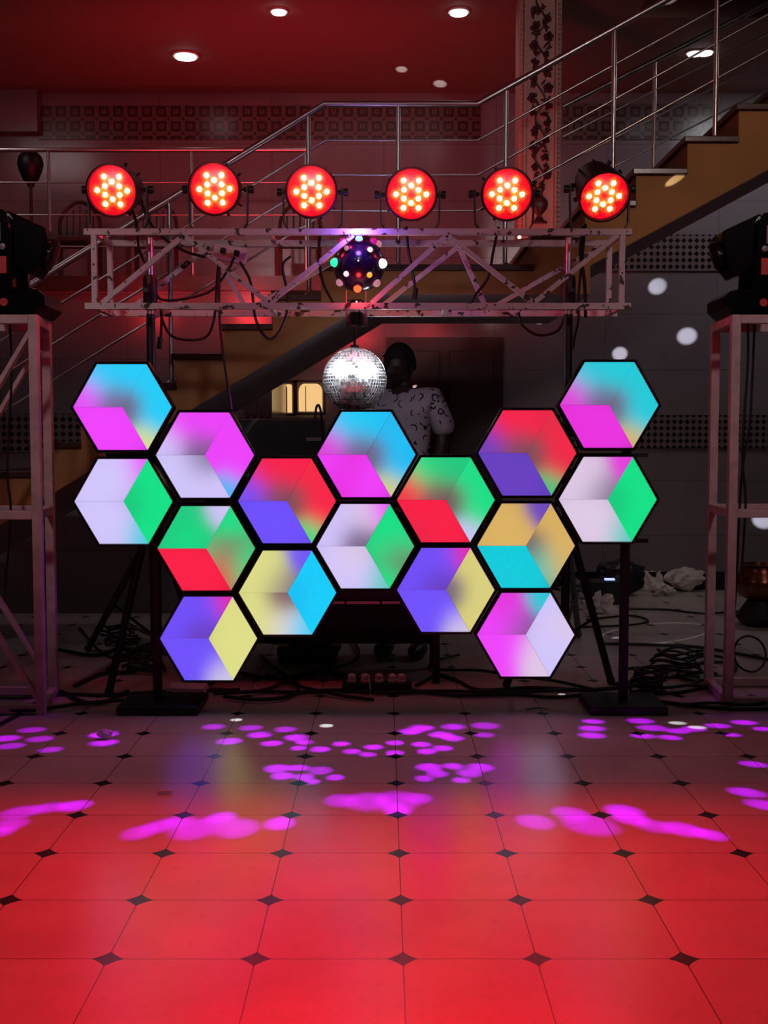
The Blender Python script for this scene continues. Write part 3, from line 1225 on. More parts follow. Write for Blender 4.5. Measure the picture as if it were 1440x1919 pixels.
# ------------------------------------------------------------------ coloured effect ball, motor and mirror ball
DC = P(673, 497, 5.33)
root = thing('effect_ball_light', 'dark ball light with coloured bulbs hung in the middle of the truss', 'effect light', DC)
b = MB()
b.ball((0, 0, 0), .122, n=40, m=24)
b.build('body', MT['bulb_lamp'], root, smooth=True, local=True)
b = MB()
b.tube([(0, 0, .118), (0, 0, zT - DC.z)], .022, 16)
b.lathe([(.05, 0), (.05, .02)], (0, 0, zT - DC.z - .02), n=20)
b.build('hanger', MT['black'], root, smooth=True, local=True)
for dx, dy, r, mk, nm in ((1, 44, .017, 'l_blue', 'blue'), (-45, 0, .021, 'l_green', 'green'), (45, -2, .022, 'l_whitel', 'white'),
                          (-2, -48, .019, 'l_redl', 'red'), (21, -25, .013, 'l_orange', 'orange'), (-23, -23, .013, 'l_cream_l', 'cream'),
                          (22, 22, .013, 'l_cream_l', 'cream'), (-22, 25, .012, 'l_palepink', 'pale pink'), (-30, 40, .018, 'l_pink', 'magenta'), (28, 40, .018, 'l_pink', 'magenta'),
                          (37, 36, .018, 'l_palepink', 'pale pink'), (-36, -36, .018, 'l_palepink', 'pale pink'), (34, -37, .019, 'l_palepink', 'pale pink'), (0, 0, .004, 'l_cream_l', 'tiny white')):
    x, z = dx * K * .90, dy * K * .90
    rr = sqrt(x * x + z * z)
    if rr >= .118:
        s_ = .112 / rr
        y = -.05
        base = Vector((x * s_, y, z * s_)).normalized() * .118
    else:
        base = Vector((x, -sqrt(max(0, .122 ** 2 - rr * rr)), z))
    nrm = base.normalized()
    Rn = nrm.to_track_quat('Z', 'Y').to_matrix()
    b = MB()
    b.lathe([(r * 1.2, -.012), (r * 1.25, .008), (r * .98, .012), (r * .95, .004)], base, Rn, n=20)
    b.build('lens_socket', MT['black'], root, smooth=True, local=True)
    b = MB()
    b.ball(base + nrm * .014, (r, r, r), Rn, n=16, m=10)
    b.build('bulb', MT[mk], root, smooth=True, local=True, props={'label': nm + ' bulb'})

mc = P(668, 587, 5.33)
root = thing('mirror_ball_motor', 'small chrome motor hung under the effect ball', 'motor', mc)
b = MB()
b.lathe([(.03, -.066), (.05, -.06), (.052, -.05), (.052, .05), (.045, .058)], (0, 0, 0), n=32)
b.build('motor_housing', MT['chrome'], root, smooth=True, local=True)
for sx in (-.046, .046):
    b = MB()
    b.tube([(sx, -.03, -.05), (sx, -.03, DC.z - mc.z - .12)], .003, 8)
    b.build('wire', MT['steel'], root, local=True)

t = thing('mirror_ball', 'bright silver mirror ball hanging under the truss centre', 'mirror ball', MB_C)
R_ = .150
b = MB()
b.ball((0, 0, 0), R_ - .0035, n=56, m=32)
b.build('core', MT['grout'], t, smooth=True, local=True)
b = MB()
b.tube([(0, 0, R_ - .01), (0, 0, mc.z - MB_C.z - .066)], .007, 12)
b.lathe([(.02, R_ - .006), (.02, R_ + .012)], (0, 0, 0), n=16)
b.build('rod', MT['chrome'], t, smooth=True, local=True)
vs, fs, at = [], [], []
NR = 30
for i in range(NR):
    p0, p1 = pi * i / NR, pi * (i + 1) / NR
    pm = (p0 + p1) / 2
    nk = max(5, int(round(60 * sin(pm))))
    for k in range(nk):
        a0, a1 = 2 * pi * k / nk, 2 * pi * (k + 1) / nk
        g = .095
        aa0, aa1 = a0 + (a1 - a0) * g, a1 - (a1 - a0) * g
        q0, q1 = p0 + (p1 - p0) * g, p1 - (p1 - p0) * g
        nn = Vector((sin(pm) * cos((a0 + a1) / 2), sin(pm) * sin((a0 + a1) / 2), cos(pm)))
        jit = Vector((rnd.gauss(0, .022), rnd.gauss(0, .022), rnd.gauss(0, .022)))
        nj = (nn + jit).normalized()
        cen = nn * R_
        o = len(vs)
        for (pp, aa) in ((q0, aa0), (q0, aa1), (q1, aa1), (q1, aa0)):
            v = Vector((sin(pp) * cos(aa), sin(pp) * sin(aa), cos(pp))) * R_
            v = v - nj * (v - cen).dot(nj)
            vs.append(v)
        for q in range(4):
            vs.append(vs[o + q] - nn * .004)
        fs += [(o, o + 3, o + 2, o + 1)] + [(o + q, o + (q + 1) % 4, o + 4 + (q + 1) % 4, o + 4 + q) for q in range(4)]
        rv = rnd.random()
        at += [rv] * 8
me = bpy.data.meshes.new('mirror_tiles')
me.from_pydata([tuple(v) for v in vs], [], fs)
A_ = me.attributes.new('tilt', 'FLOAT', 'POINT')
for k, v in enumerate(at):
    A_.data[k].value = v
me.materials.append(MT['mirror'])
o = bpy.data.objects.new('mirror_tiles', me)
COL.objects.link(o)
o.parent = t
o.rotation_euler = (0, 0, .03)

# beams thrown by the mirror ball
for tgt, r, e in ((CZ(753, 130), .05, 1), (CZ(825, 157), .06, 1), (CZ(1234, 18), .055, 1), (P(1175, 271, DW), .07, .8), (P(1265, 337, D1), .022, 2.6),
                  (P(1232, 537, DW), .075, 1.2), (P(1288, 630, DW), .08, 1.3), (P(1162, 663, DW), .065, 1.3), (P(1430, 975, DW), .08, 1.4),
                  (P(1012, 596, DW), .055, 1.2), (P(947, 742, DW - .05), .045, 1.2), (F(1240, 1207), .03, .4),
                  (F(1155, 1195), .03, .4), (F(1195, 1322), .03, .9), (F(1270, 1355), .035, .9), (F(1307, 1363), .035, .9),
                  (F(443, 1349), .03, .9), (F(612, 1360), .035, .9), (F(649, 1347), .02, .8), (F(743, 1338), .02, .8), (F(1057, 1325), .02, .7),
                  (F(1053, 1301), .02, .7)):
    d = (tgt - MB_C)
    L = d.length
    src = MB_C + d.normalized() * (.17 if tgt.z < 2.4 else max(.17, (zT + .1 - MB_C.z) / d.normalized().z))
    L = (tgt - src).length
    if abs(tgt.z) < .01:
        src = MB_C + Vector((d.x * .05, -.2, .1))
        d = tgt - src
        L = d.length
    lamp('SPOT', 'mirror_ball_beam_lamp', src, 95 * e * L * L, (.80, .92, 1.0), tgt, 0.0, 2 * atan(r / L), .7)

# magenta beams thrown by the effect ball on the dance floor
SRC = Vector((DC.x, 5.12, DC.z - .06))
lamp('POINT', 'effect_ball_blue_lamp', DC + Vector((0, -.20, .12)), 2.6, (.30, .12, 1.0), None, .03)
lamp('POINT', 'effect_ball_red_lamp', DC + Vector((0, -.17, -.14)), 1.0, (1.0, .05, .04), None, .03)
lamp('POINT', 'ball_scatter_fill_lamp', MB_C + Vector((.16, .30, .12)), 1.8, (.85, .85, 1.0), None, .05)  # added fill behind the ball, brightens the shirt like scattered light
for tx in (-1.62, 1.62):
    lamp('SPOT', 'magenta_beam_lamp', SRC, 26, (.62, .04, 1.0), (tx, 5.15, .35), 0.02, radians(24), 1.0)
MAG = [(60, 1368, 4), (75, 1385, 4), (20, 1398, 4), (95, 1405, 3.5), (190, 1378, 4), (196, 1376, 3), (195, 1392, 3), (10, 1384, 3),
       (400, 1362, 4), (470, 1364, 4.2), (535, 1367, 4), (487, 1377, 3), (555, 1382, 3), (430, 1389, 3), (510, 1393, 2.6),
       (790, 1364, 3.2), (850, 1362, 4.4), (828, 1377, 3.2), (910, 1360, 5), (908, 1377, 3.6), (850, 1384, 2.6), (770, 1371, 3),
       (570, 1391, 2.2), (600, 1404, 2.4), (640, 1394, 2.2), (660, 1408, 2.2), (700, 1400, 2.4), (740, 1392, 2.2), (790, 1395, 2.4), (800, 1408, 2.4),
       (740, 1411, 2.2), (830, 1402, 2.4), (690, 1414, 2), (560, 1402, 2),
       (520, 1440, 3), (560, 1439, 2.4), (530, 1454, 2.6), (600, 1444, 4), (570, 1456, 2.2), (628, 1457, 2), (585, 1465, 1.8),
       (805, 1438, 3), (850, 1436, 2.4), (900, 1438, 3), (820, 1450, 2.4), (880, 1449, 2.8), (795, 1459, 2), (865, 1462, 2),
       (690, 1502, 7), (745, 1499, 7), (785, 1496, 4), (640, 1500, 5), (745, 1518, 3),
       (40, 1522, 5), (95, 1513, 4), (15, 1546, 4.5), (0, 1560, 3.5), (140, 1510, 3),
       (262, 1560, 4.4), (300, 1548, 4.4), (335, 1538, 4), (365, 1553, 6.5), (445, 1552, 6), (415, 1533, 3), (525, 1543, 3),
       (1003, 1540, 5), (1070, 1525, 5), (1105, 1545, 7), (1170, 1520, 3.4), (1225, 1548, 4.4), (1280, 1554, 3.4), (1330, 1564, 2.6), (1180, 1533, 3.4),
       (1400, 1485, 3), (1432, 1508, 3), (1412, 1432, 2.4),
       (1112, 1352, 2.6), (1110, 1365, 3), (1110, 1378, 3), (1200, 1351, 3), (1222, 1364, 3.2), (1205, 1379, 2.6), (1270, 1370, 2.6), (1300, 1366, 2.6),
       (1345, 1360, 2.6), (1395, 1354, 2.6), (1255, 1382, 2.4), (1370, 1377, 2), (1430, 1366, 2)]
for px, py, r in MAG:
    tgt = F(px, py)
    d = tgt - SRC
    L = d.length
    rr = r * (.0205 if r < 3.5 else .0145)
    lamp('SPOT', 'magenta_beam_lamp', SRC, (125.0 if r < 3.5 else 85.0) * L * L, (.50, .0, 1.0), tgt, 0.004, 2 * atan(rr / L), .9)

# ------------------------------------------------------------------ side towers
def tower(label, xin, xinf, sgn, Dn, Df, ztop, zmid, loc, front=True):
    w = .50
    t = thing('lamp_tower', label, 'tower', loc)
    bw = .041
    nr = Vector((xin, Dn, 0)), Vector((xinf, Df, 0)), Vector((xin + sgn * w, Dn, 0)), Vector((xinf + sgn * w, Df, 0))
    Z = Vector((0, 0, 1))
    for q in nr:
        b = MB()
        b.box(q + Z * (ztop / 2), (bw, bw, ztop - .001))
        b.build('leg', MT['alu'], t, bevel=.003)
    for z in (bw / 2 + .005, zmid, ztop - bw / 2):
        for a, c in ((0, 2), (1, 3), (0, 1), (2, 3)):
            A, B = nr[a] + Z * z, nr[c] + Z * z
            d = (B - A).normalized() * bw / 2
            b = MB()
            b.bar(A + d, B - d, bw * .95)
            b.build('crossbar', MT['alu'], t, bevel=.003)
    for a, c, off in (((0, 2, 0), (1, 3, 0)) if front else ((2, 3, 0),)):
        for z0, z1 in ((ztop - .05, zmid + .03), (.05, zmid - .03)):
            b = MB()
            A = nr[a] + Z * z0
            B = nr[c] + Z * z1
            u = (B - A).normalized() * .03
            b.bar(A + u, B - u, .038, .02)
            b.build('diagonal_brace', MT['alu'], t, bevel=.002)
    return t


zTL = P(62, 590, 5.05).z
TLx, TLxf = P(77, 1290, 5.05).x, P(100, 1280, 5.42).x
tower('pale square tube lamp tower at the left edge of the picture', TLx, TLxf, -1, 5.05, 5.42, zTL, P(0, 965, 5.05).z, (TLx - .25, 5.25, 0))
zTR = P(1385, 590, 5.2).z
TRx, TRxf = P(1371, 1000, 5.2).x, P(1334, 1000, 5.62).x
tower('pale square tube lamp tower at the right edge of the picture', TRx, TRxf, 1, 5.2, 5.62, zTR, P(1400, 962, 5.2).z, (TRx + .25, 5.4, 0), front=False)


def moving_head(label, cx, D, z, s):
    """s=+1: lamp head leans to the right"""
    t = thing('moving_head_light', label, 'moving head light', (cx, D, z))
    bx = .152
    b = MB()
    pr = [(-bx + .045, 0), (bx - .045, 0), (bx, .04), (bx, .085), (bx - .03, .112), (bx - .08, .125), (-bx + .08, .125), (-bx + .03, .112), (-bx, .085), (-bx, .04)]
    b.prism(pr, 'Y', -.14, .14)
    b.build('base', MT['gloss'], t, local=True, bevel=.008)
    for k, y in ((0, -.13), (1, .10)):
        b = MB()
        b.prism([(-s * .10, .125), (s * .005, .125), (s * .0, .38), (-s * .01, .44), (-s * .03, .47), (-s * .09, .47), (-s * .10, .43)], 'Y', y, y + .035)
        o = b.build('yoke_arm', MT['gloss'], t, local=True, bevel=.006)
        if k == 0:
            c = MB()
            c.box((-s * .035 - (.0), -.133, .225), (.034, .006, .075))
            c.build('warning_label', MT['red'], o, local=True, props={'label': 'red label'})
            c = MB()
            c.lathe([(.014, 0), (.014, .005), (.004, .006)], (-s * .035, -.130, .305), Matrix.Rotation(pi / 2, 3, 'X'), n=20)
            c.build('round_badge', MT['greylabel'], o, local=True)
            c = MB()
            c.box((-s * .045, -.132, .37), (.008, .005, .08))
            c.build('metal_strip', MT['greylabel'], o, local=True)
    b = MB()
    b.lathe([(.018, 0), (.018, .004)], (-s * .03, -.14, .06), Matrix.Rotation(pi / 2, 3, 'X'), n=20)
    b.build('round_badge', MT['red'], t, local=True)
    b = MB()
    b.bar((-s * .05, -.095, .16), (-s * .05, .10, .16), .05)
    b.build('yoke_foot', MT['gloss'], t, local=True)
    # head: tapered box leaning outwards
    R = Matrix.Rotation(s * radians(22), 3, 'Y')
    b = MB()
    prof = [(-.10, -.10), (.105, -.12), (.125, -.05), (.115, .06), (.09, .10), (-.10, .11)]
    pts = []
    for x, zz in prof:
        v = R @ Vector((x * s, 0, zz))
        pts.append((v.x + s * .025, v.z + .335))
    b.prism(pts, 'Y', -.09, .09)
    h = b.build('lamp_head', MT['gloss'], t, local=True, bevel=.01)
    b = MB()
    v = R @ Vector((.118 * s, 0, 0))
    b.lathe([(.07, -.01), (.075, .0), (.075, .018), (.06, .02)], (v.x + s * .025, 0, v.z + .335), R @ Matrix.Rotation(s * pi / 2, 3, 'Y'), n=28)
    b.build('front_lens', MT['gloss'], h, local=True, smooth=True)
    return t


moving_head('black moving head light on the left tower', P(36, 560, 5.2).x, 5.22, zTL, 1)
moving_head('black moving head light on the right tower', P(1405, 560, 5.35).x, 5.38, zTR, -1)

# ------------------------------------------------------------------ person behind the desk
def skin_mesh(name, nodes, edges, mat, parent, level=2, root=0, local=True):
    me = bpy.data.meshes.new(name)
    me.from_pydata([n[0] for n in nodes], edges, [])
    o = bpy.data.objects.new(name, me)
    COL.objects.link(o)
    md = o.modifiers.new('skin', 'SKIN')
    sv = me.skin_vertices[0].data
    for k, n in enumerate(nodes):
        r = n[1]
        sv[k].radius = (r, r) if isinstance(r, (int, float)) else r
        sv[k].use_root = (k == root)
    md.use_smooth_shade = True
    sd = o.modifiers.new('sub', 'SUBSURF')
    sd.levels = level
    sd.render_levels = level
    dg = bpy.context.evaluated_depsgraph_get()
    ev = o.evaluated_get(dg)
    m2 = bpy.data.meshes.new_from_object(ev)
    o.modifiers.clear()
    o.data = m2
    bpy.data.meshes.remove(me)
    m2.name = name
    m2.materials.clear()
    m2.materials.append(mat)
    for p in m2.polygons:
        p.use_smooth = True
    o.parent = parent
    return o


DPp = 6.45
pc = P(756, 700, DPp)
man = thing('person', 'person in a white shirt with dark squiggle print standing behind the mirror ball', 'person', (pc.x, DPp, 0))
# local coordinates, facing -y (towards viewer) and turned a little to the left
body_n = [((0, 0, .92), (.15, .11)), ((0, 0, 1.12), (.13, .10)), ((0, .01, 1.37), (.16, .11)), ((0, .02, 1.49), (.10, .08)), ((0, .01, 1.55), (.052, .052)), ((0, -.01, 1.60), (.055, .06)),
          ((.17, .02, 1.47), (.058, .058)), ((.225, .03, 1.23), (.042, .042)), ((.20, -.12, 1.00), (.032, .032)), ((.19, -.20, .955), (.026, .02)),
          ((-.17, .02, 1.47), (.058, .058)), ((-.225, .03, 1.23), (.042, .042)), ((-.20, -.12, 1.00), (.032, .032)), ((-.19, -.20, .955), (.026, .02)),
          ((.09, 0, .86), (.085, .085)), ((.10, -.01, .48), (.058, .058)), ((.10, .02, .08), (.04, .04)), ((.10, -.10, .035), (.038, .03)),
          ((-.09, 0, .86), (.085, .085)), ((-.10, -.01, .48), (.058, .058)), ((-.10, .02, .08), (.04, .04)), ((-.10, -.10, .035), (.038, .03))]
edges = [(0, 1), (1, 2), (2, 3), (3, 4), (4, 5), (3, 6), (6, 7), (7, 8), (8, 9), (3, 10), (10, 11), (11, 12), (12, 13), (0, 14), (14, 15), (15, 16), (16, 17),
         (0, 18), (18, 19), (19, 20), (20, 21)]
# fingers on both hands
for sx, wi in ((1, 9), (-1, 13)):
    w0 = Vector(body_n[wi][0])
    palm = len(body_n)
    body_n.append((tuple(w0 + Vector((0, -.05, -.01))), (.034, .016)))
    edges.append((wi, palm))
    for k, (ox, ln) in enumerate(((-.024, .062), (-.008, .072), (.008, .068), (.024, .055))):
        a = len(body_n)
        q = w0 + Vector((ox, -.085, -.012))
        body_n.append((tuple(q), (.009, .009)))
        body_n.append((tuple(q + Vector((ox * .15, -ln * .55, -.008))), (.008, .008)))
        body_n.append((tuple(q + Vector((ox * .2, -ln, -.028))), (.007, .007)))
        edges += [(palm, a), (a, a + 1), (a + 1, a + 2)]
    a = len(body_n)
    body_n.append((tuple(w0 + Vector((-sx * .04, -.045, -.015))), (.011, .011)))
    body_n.append((tuple(w0 + Vector((-sx * .055, -.08, -.028))), (.009, .009)))
    edges += [(palm, a), (a, a + 1)]
body = skin_mesh('body', body_n, edges, MT['skin'], man)
# head joined to the same body mesh
b = MB()
HC = Vector((-.015, -.035, 1.655))
n, m_ = 36, 26
for i in range(m_ + 1):
    ph = pi * i / m_
    for k in range(n):
        a = 2 * pi * k / n
        x, y, z = sin(ph) * cos(a), sin(ph) * sin(a), -cos(ph)
        rx, ry, rz = .078, .098, .118
        if z < 0:
            rx *= 1 - .28 * (-z) ** 1.5
            ry *= 1 - .12 * (-z)
        px_, py_, pz_ = x * rx, y * ry, z * rz
        fr = max(0, -y)
        # nose, brow, eye sockets, lips, chin
        py_ -= .024 * math.exp(-((px_ / .012) ** 2)) * math.exp(-(((pz_ + .018) / .022) ** 2)) * (fr > .3)
        py_ -= .007 * math.exp(-(((pz_ - .022) / .010) ** 2)) * (fr > .4)
        for sx in (-.03, .03):
            py_ += .010 * math.exp(-(((px_ - sx) / .014) ** 2 + ((pz_ - .004) / .011) ** 2)) * (fr > .3)
        py_ -= .008 * math.exp(-(((px_) / .022) ** 2 + ((pz_ + .058) / .008) ** 2)) * (fr > .3)
        py_ -= .008 * math.exp(-(((px_) / .02) ** 2 + ((pz_ + .098) / .014) ** 2)) * (fr > .2)
        b.v.append(Vector((px_, py_, pz_)))
for i in range(m_):
    for k in range(n):
        a_, c_ = i * n + k, i * n + (k + 1) % n
        b.f.append([a_, c_, c_ + n, a_ + n])
        b.m.append(0)
for sx in (-1, 1):
    b.ball((sx * .078, .008, -.006), (.012, .022, .032), n=12, m=8)
Rh = Matrix.Rotation(radians(18), 3, 'X') @ Matrix.Rotation(radians(-24), 3, 'Z')
b.v = [HC + Rh @ v for v in b.v]
hd = b.build('head', MT['skin'], None, smooth=True)
bm = bmesh.new()
bm.from_mesh(body.data)
bm.from_mesh(hd.data)
bm.to_mesh(body.data)
bm.free()
bpy.data.objects.remove(hd)
b = MB()
for i in range(12):
    ph = pi * .5 + pi * .5 * i / 11
    pass
n, m_ = 36, 16
for i in range(m_ + 1):
    ph = pi * (0.42 + .58 * i / m_)
    for k in range(n):
        a = 2 * pi * k / n
        x, y, z = sin(ph) * cos(a), sin(ph) * sin(a), -cos(ph)
        if y < -.2:
            z = max(z, .42 + .1 * (-y))
        b.v.append(Vector((x * .088, y * .106 + .004, z * .128 + .004)))
for i in range(m_):
    for k in range(n):
        a_, c_ = i * n + k, i * n + (k + 1) % n
        b.f.append([a_, c_, c_ + n, a_ + n])
        b.m.append(0)
b.v = [HC + Rh @ v for v in b.v]
b.build('hair', MT['hair'], man, smooth=True, local=True)
sh_n = [((0, 0, .86), (.175, .13)), ((0, 0, 1.08), (.155, .12)), ((0, .01, 1.36), (.18, .125)), ((0, .02, 1.49), (.13, .095)), ((0, .015, 1.53), (.075, .07)),
        ((.165, .02, 1.475), (.078, .072)), ((.215, .03, 1.36), (.078, .072)), ((.245, .03, 1.25), (.085, .075)),
        ((-.165, .02, 1.475), (.078, .072)), ((-.215, .03, 1.36), (.078, .072)), ((-.245, .03, 1.25), (.085, .075))]
skin_mesh('shirt', sh_n, [(0, 1), (1, 2), (2, 3), (3, 4), (3, 5), (5, 6), (6, 7), (3, 8), (8, 9), (9, 10)], MT['shirt'], man)
tr_n = [((0, 0, .93), (.158, .118)), ((.09, 0, .84), (.105, .10)), ((.10, -.01, .48), (.075, .075)), ((.10, .02, .12), (.062, .062)),
        ((-.09, 0, .84), (.105, .10)), ((-.10, -.01, .48), (.075, .075)), ((-.10, .02, .12), (.062, .062))]
skin_mesh('trousers', tr_n, [(0, 1), (1, 2), (2, 3), (0, 4), (4, 5), (5, 6)], MT['trouser'], man)
for sx in (-.10, .10):
    b = MB()
    b.ball((sx, -.055, .045), (.052, .14, .045), n=16, m=8)
    b.build('shoe', MT['black'], man, smooth=True, local=True)
man.rotation_euler = (0, 0, radians(-14))

# ------------------------------------------------------------------ desk and the gear on it
t = thing('equipment_desk', 'long black desk standing behind the hexagon panels', 'desk', (-.2, 5.85, 0))
x0, x1 = P(360, 900, 5.7).x, P(830, 900, 5.7).x
zd = .88
b = MB()
b.box(((x0 + x1) / 2, 5.88, zd - .02), (x1 - x0, .5, .04))
b.build('desk_top', MT['black'], t, bevel=.004)
b = MB()
zs = P(690, 1124, 5.65).z
b.box(((x0 + x1) / 2, 5.66, (zd - .04 + zs) / 2), (x1 - x0 - .02, .02, zd - .04 - zs))
b.build('front_panel', MT['black'], t)
b = MB()
b.box(((x0 + x1) / 2, 6.11, (zd - .04 + .13) / 2), (x1 - x0 - .02, .02, zd - .04 - .13))
b.build('back_panel', MT['black'], t)
for xx in (x0 + .03, x1 - .03):
    for yy in (5.70, 6.09):
        b = MB()
        b.bar((xx, yy, 0), (xx, yy, zd - .04), .035)
        b.build('leg', MT['black'], t)
b = MB()
for a_, c_ in ((622, 646), (650, 712), (716, 750)):
    b.bar(P(a_, 1129, 5.64), P(c_, 1129, 5.64), .014)
b.build('edge_strip', MT['steel'], t)

t = thing('amplifier_rack', 'large black speaker cabinet with a small grey label on the desk', 'cabinet', (P(490, 800, 5.9).x, 5.85, zd))
A, B = P(384, 783, 5.72), P(604, 783, 5.72)
b = MB()
b.box(((A.x + B.x) / 2, 5.87, (A.z + zd) / 2), (B.x - A.x, .30, A.z - zd))
cab = b.build('cabinet_body', MT['black'], t, bevel=.012)
b = MB()
b.box(P(588, 823, 5.715), (.075, .008, .018))
b.build('name_plate', MT['greylabel'], t)
b = MB()
b.box(((A.x + B.x) / 2, 5.716, (A.z + zd) / 2), (B.x - A.x - .05, .01, (A.z - zd) * .3))
b.build('grille', MT['rubber'], t)
t = thing('gooseneck_cable', 'thin black gooseneck bending over the right end of the cabinet', 'gooseneck', P(604, 850, 5.68))
b = MB()
b.tube(spline([P(606, 870, 5.68), P(606, 820, 5.68), P(603, 780, 5.67), P(598, 760, 5.66), P(593, 764, 5.66), P(591, 785, 5.66)], 6), .006, 8)
b.build('neck', MT['rubber'], t, smooth=True)

# ------------------------------------------------------------------ cables and boxes on the truss
t = thing('socket_box', 'white socket box strapped to the truss below the second red lamp', 'socket box', P(432, 476, 5.44))
R = Matrix.Rotation(radians(10), 3, 'Y')
c0 = P(432, 476, 5.44)
b = MB()
b.box((0, 0, 0), (.16, .045, .075), R)
bx = b.build('box', MT['white'], t, local=True, bevel=.004)
for dx in (-.03, .035):
    b = MB()
    q = R @ Vector((dx, -.036, .004))
    b.box(q, (.026, .028, .026), R)
    b.build('plug', MT['rubber'], t, local=True, bevel=.004)

HANG = [
    ('black cable drooping below the socket box to the left', [(440, 482), (425, 510), (395, 545), (345, 560), (305, 562), (290, 548)]),
    ('black cable looped from the left clamp down below the truss', [(302, 575), (305, 600), (320, 628), (350, 637), (385, 632), (400, 605), (405, 560), (408, 510), (412, 490)]),
    ('black cable with a plug end hanging left of the left railing post', [(300, 565), (303, 600), (301, 640)]),
    ('black cable falling from the socket box to the hexagon panels', [(412, 490), (411, 580), (417, 650), (427, 720), (434, 768)]),
    ('black cable hanging in a loop left of the effect ball', [(450, 490), (470, 530), (480, 600), (505, 635), (530, 610), (540, 560), (530, 500), (545, 480)]),
    ('black cable dropping from the third red lamp', [(600, 425), (598, 480), (606, 530), (625, 568)]),
    ('black cable with a plug dropping from the fourth red lamp', [(762, 425), (766, 470), (774, 510), (780, 548)]),
    ('black cable dropping from the fifth red lamp', [(935, 425), (925, 470), (915, 520), (890, 555), (882, 580)]),
    ('black cable looped below the right end of the truss', [(972, 585), (980, 610), (1010, 628), (1045, 620), (1060, 590)]),
    ('black cable with a plug hanging right of the right tripod', [(1098, 420), (1092, 480), (1084, 560), (1084, 600), (1075, 640)]),
    ('pair of black cable running down from the rightmost red lamp', [(1094, 425), (1088, 470), (1096, 530), (1098, 595)]),
    ('black cable running down from the leftmost red lamp', [(245, 385), (256, 420), (262, 470), (285, 520), (288, 560)]),
    ('black cable from the leftmost red lamp along the truss top', [(262, 365), (275, 405), (300, 440), (345, 470), (385, 482)]),
]
for lb, pts in HANG:
    b = MB()
    q = [P(x, y, 5.42 - .22 * (i / (len(pts) - 1)) * (1 if pts[-1][1] > 700 else 0)) for i, (x, y) in enumerate(pts)]
    b.tube(spline(q, 8), .0065 if 'pair' not in lb else .0085, 8)
    if 'plug' in lb:
        b.tube([q[-1] + Vector((0, 0, .02)), q[-1] - Vector((.008, 0, .035))], .012, 10)
    o = b.build('hanging_cable', MT['rubber'], None, smooth=True)
    tag(o, lb.replace('pair of black cable', 'thicker black cable'), 'cable', 'black cables hanging from the truss')
for lb, pts, D in (('black cable hanging inside the left tower', [(18, 600), (22, 700), (14, 880), (20, 960), (10, 1100)], 5.25),
                   ('black cable hanging down inside the right tower, nearer the leg', [(1402, 600), (1402, 680), (1392, 850), (1398, 940), (1392, 1060), (1400, 1100)], 5.42),
                   ('black cable hanging down inside the right tower, further from the leg', [(1415, 600), (1410, 720), (1405, 800), (1390, 900), (1380, 1100), (1370, 1230)], 5.46)):
    b = MB()
    b.tube(spline([P(x, y, D) for x, y in pts], 8), .006, 8)
    tag(b.build('hanging_cable', MT['rubber'], None, smooth=True), lb, 'cable')

# ------------------------------------------------------------------ cables lying on the floor
def fcable(pts, label, r=.009, grp='black cables tangled on the floor behind the panels', lift=0.0):
    b = MB()
    q = []
    for k, p in enumerate(pts):
        v = F(p[0], p[1])
        v.z = r + (p[2] if len(p) > 2 else 0) + lift
        q.append(v)
    b.tube([Vector((v.x, v.y, max(v.z, r))) for v in spline(q, 9)], r, 8)
    tag(b.build('floor_cable', MT['rubber'], None, smooth=True), label, 'cable', grp)


fcable([(-10, 1366), (30, 1345), (60, 1325), (110, 1305), (200, 1306), (300, 1300), (420, 1295)], 'black cable running in from the left edge past the left tower foot')
fcable([(-20, 1338), (60, 1340), (110, 1333), (170, 1325), (260, 1318), (330, 1306), (450, 1300)], 'black cable lying in front of the left tower and on towards the left stand base', lift=.012)
fcable([(-20, 1312), (50, 1312), (110, 1300), (150, 1318), (190, 1322), (240, 1300)], 'short curved black cable crossing the left tower foot', lift=.004)
SH = ['black cable wandering right from under the yellow and azure panel', 'long black cable lying just in front of the power strip',
      'black cable curling back left of the power strip', 'black cable dropping from the desk and curling round to the left',
      'wavy black cable leaving the right end of the power strip', 'straight black cable running right from the power strip, nearest the dance floor',
      'black cable with a tight hairpin bend right of the panel gap', 'black cable arching behind the right stand base',
      'black cable bundled from the right stand base to the right tower', 'black cable crossing the floor behind the right stand post',
      'black cable with a flat hairpin beside the right tripod leg', 'farthest black cable near the back wall on the right',
      'farthest black cable behind the left tripod', 'black cable swinging forward beside the left tower leg',
      'black cable winding behind the left stand post', 'black cable in front of the right tower foot, farther of two',
      'black cable in front of the right tower foot, nearer of two', 'flat loop of black cable left of the right tower foot',
      'black cable curving up left from the front of the power strip', 'black cable running through the right tower near its foot']
fr = random.Random(11)
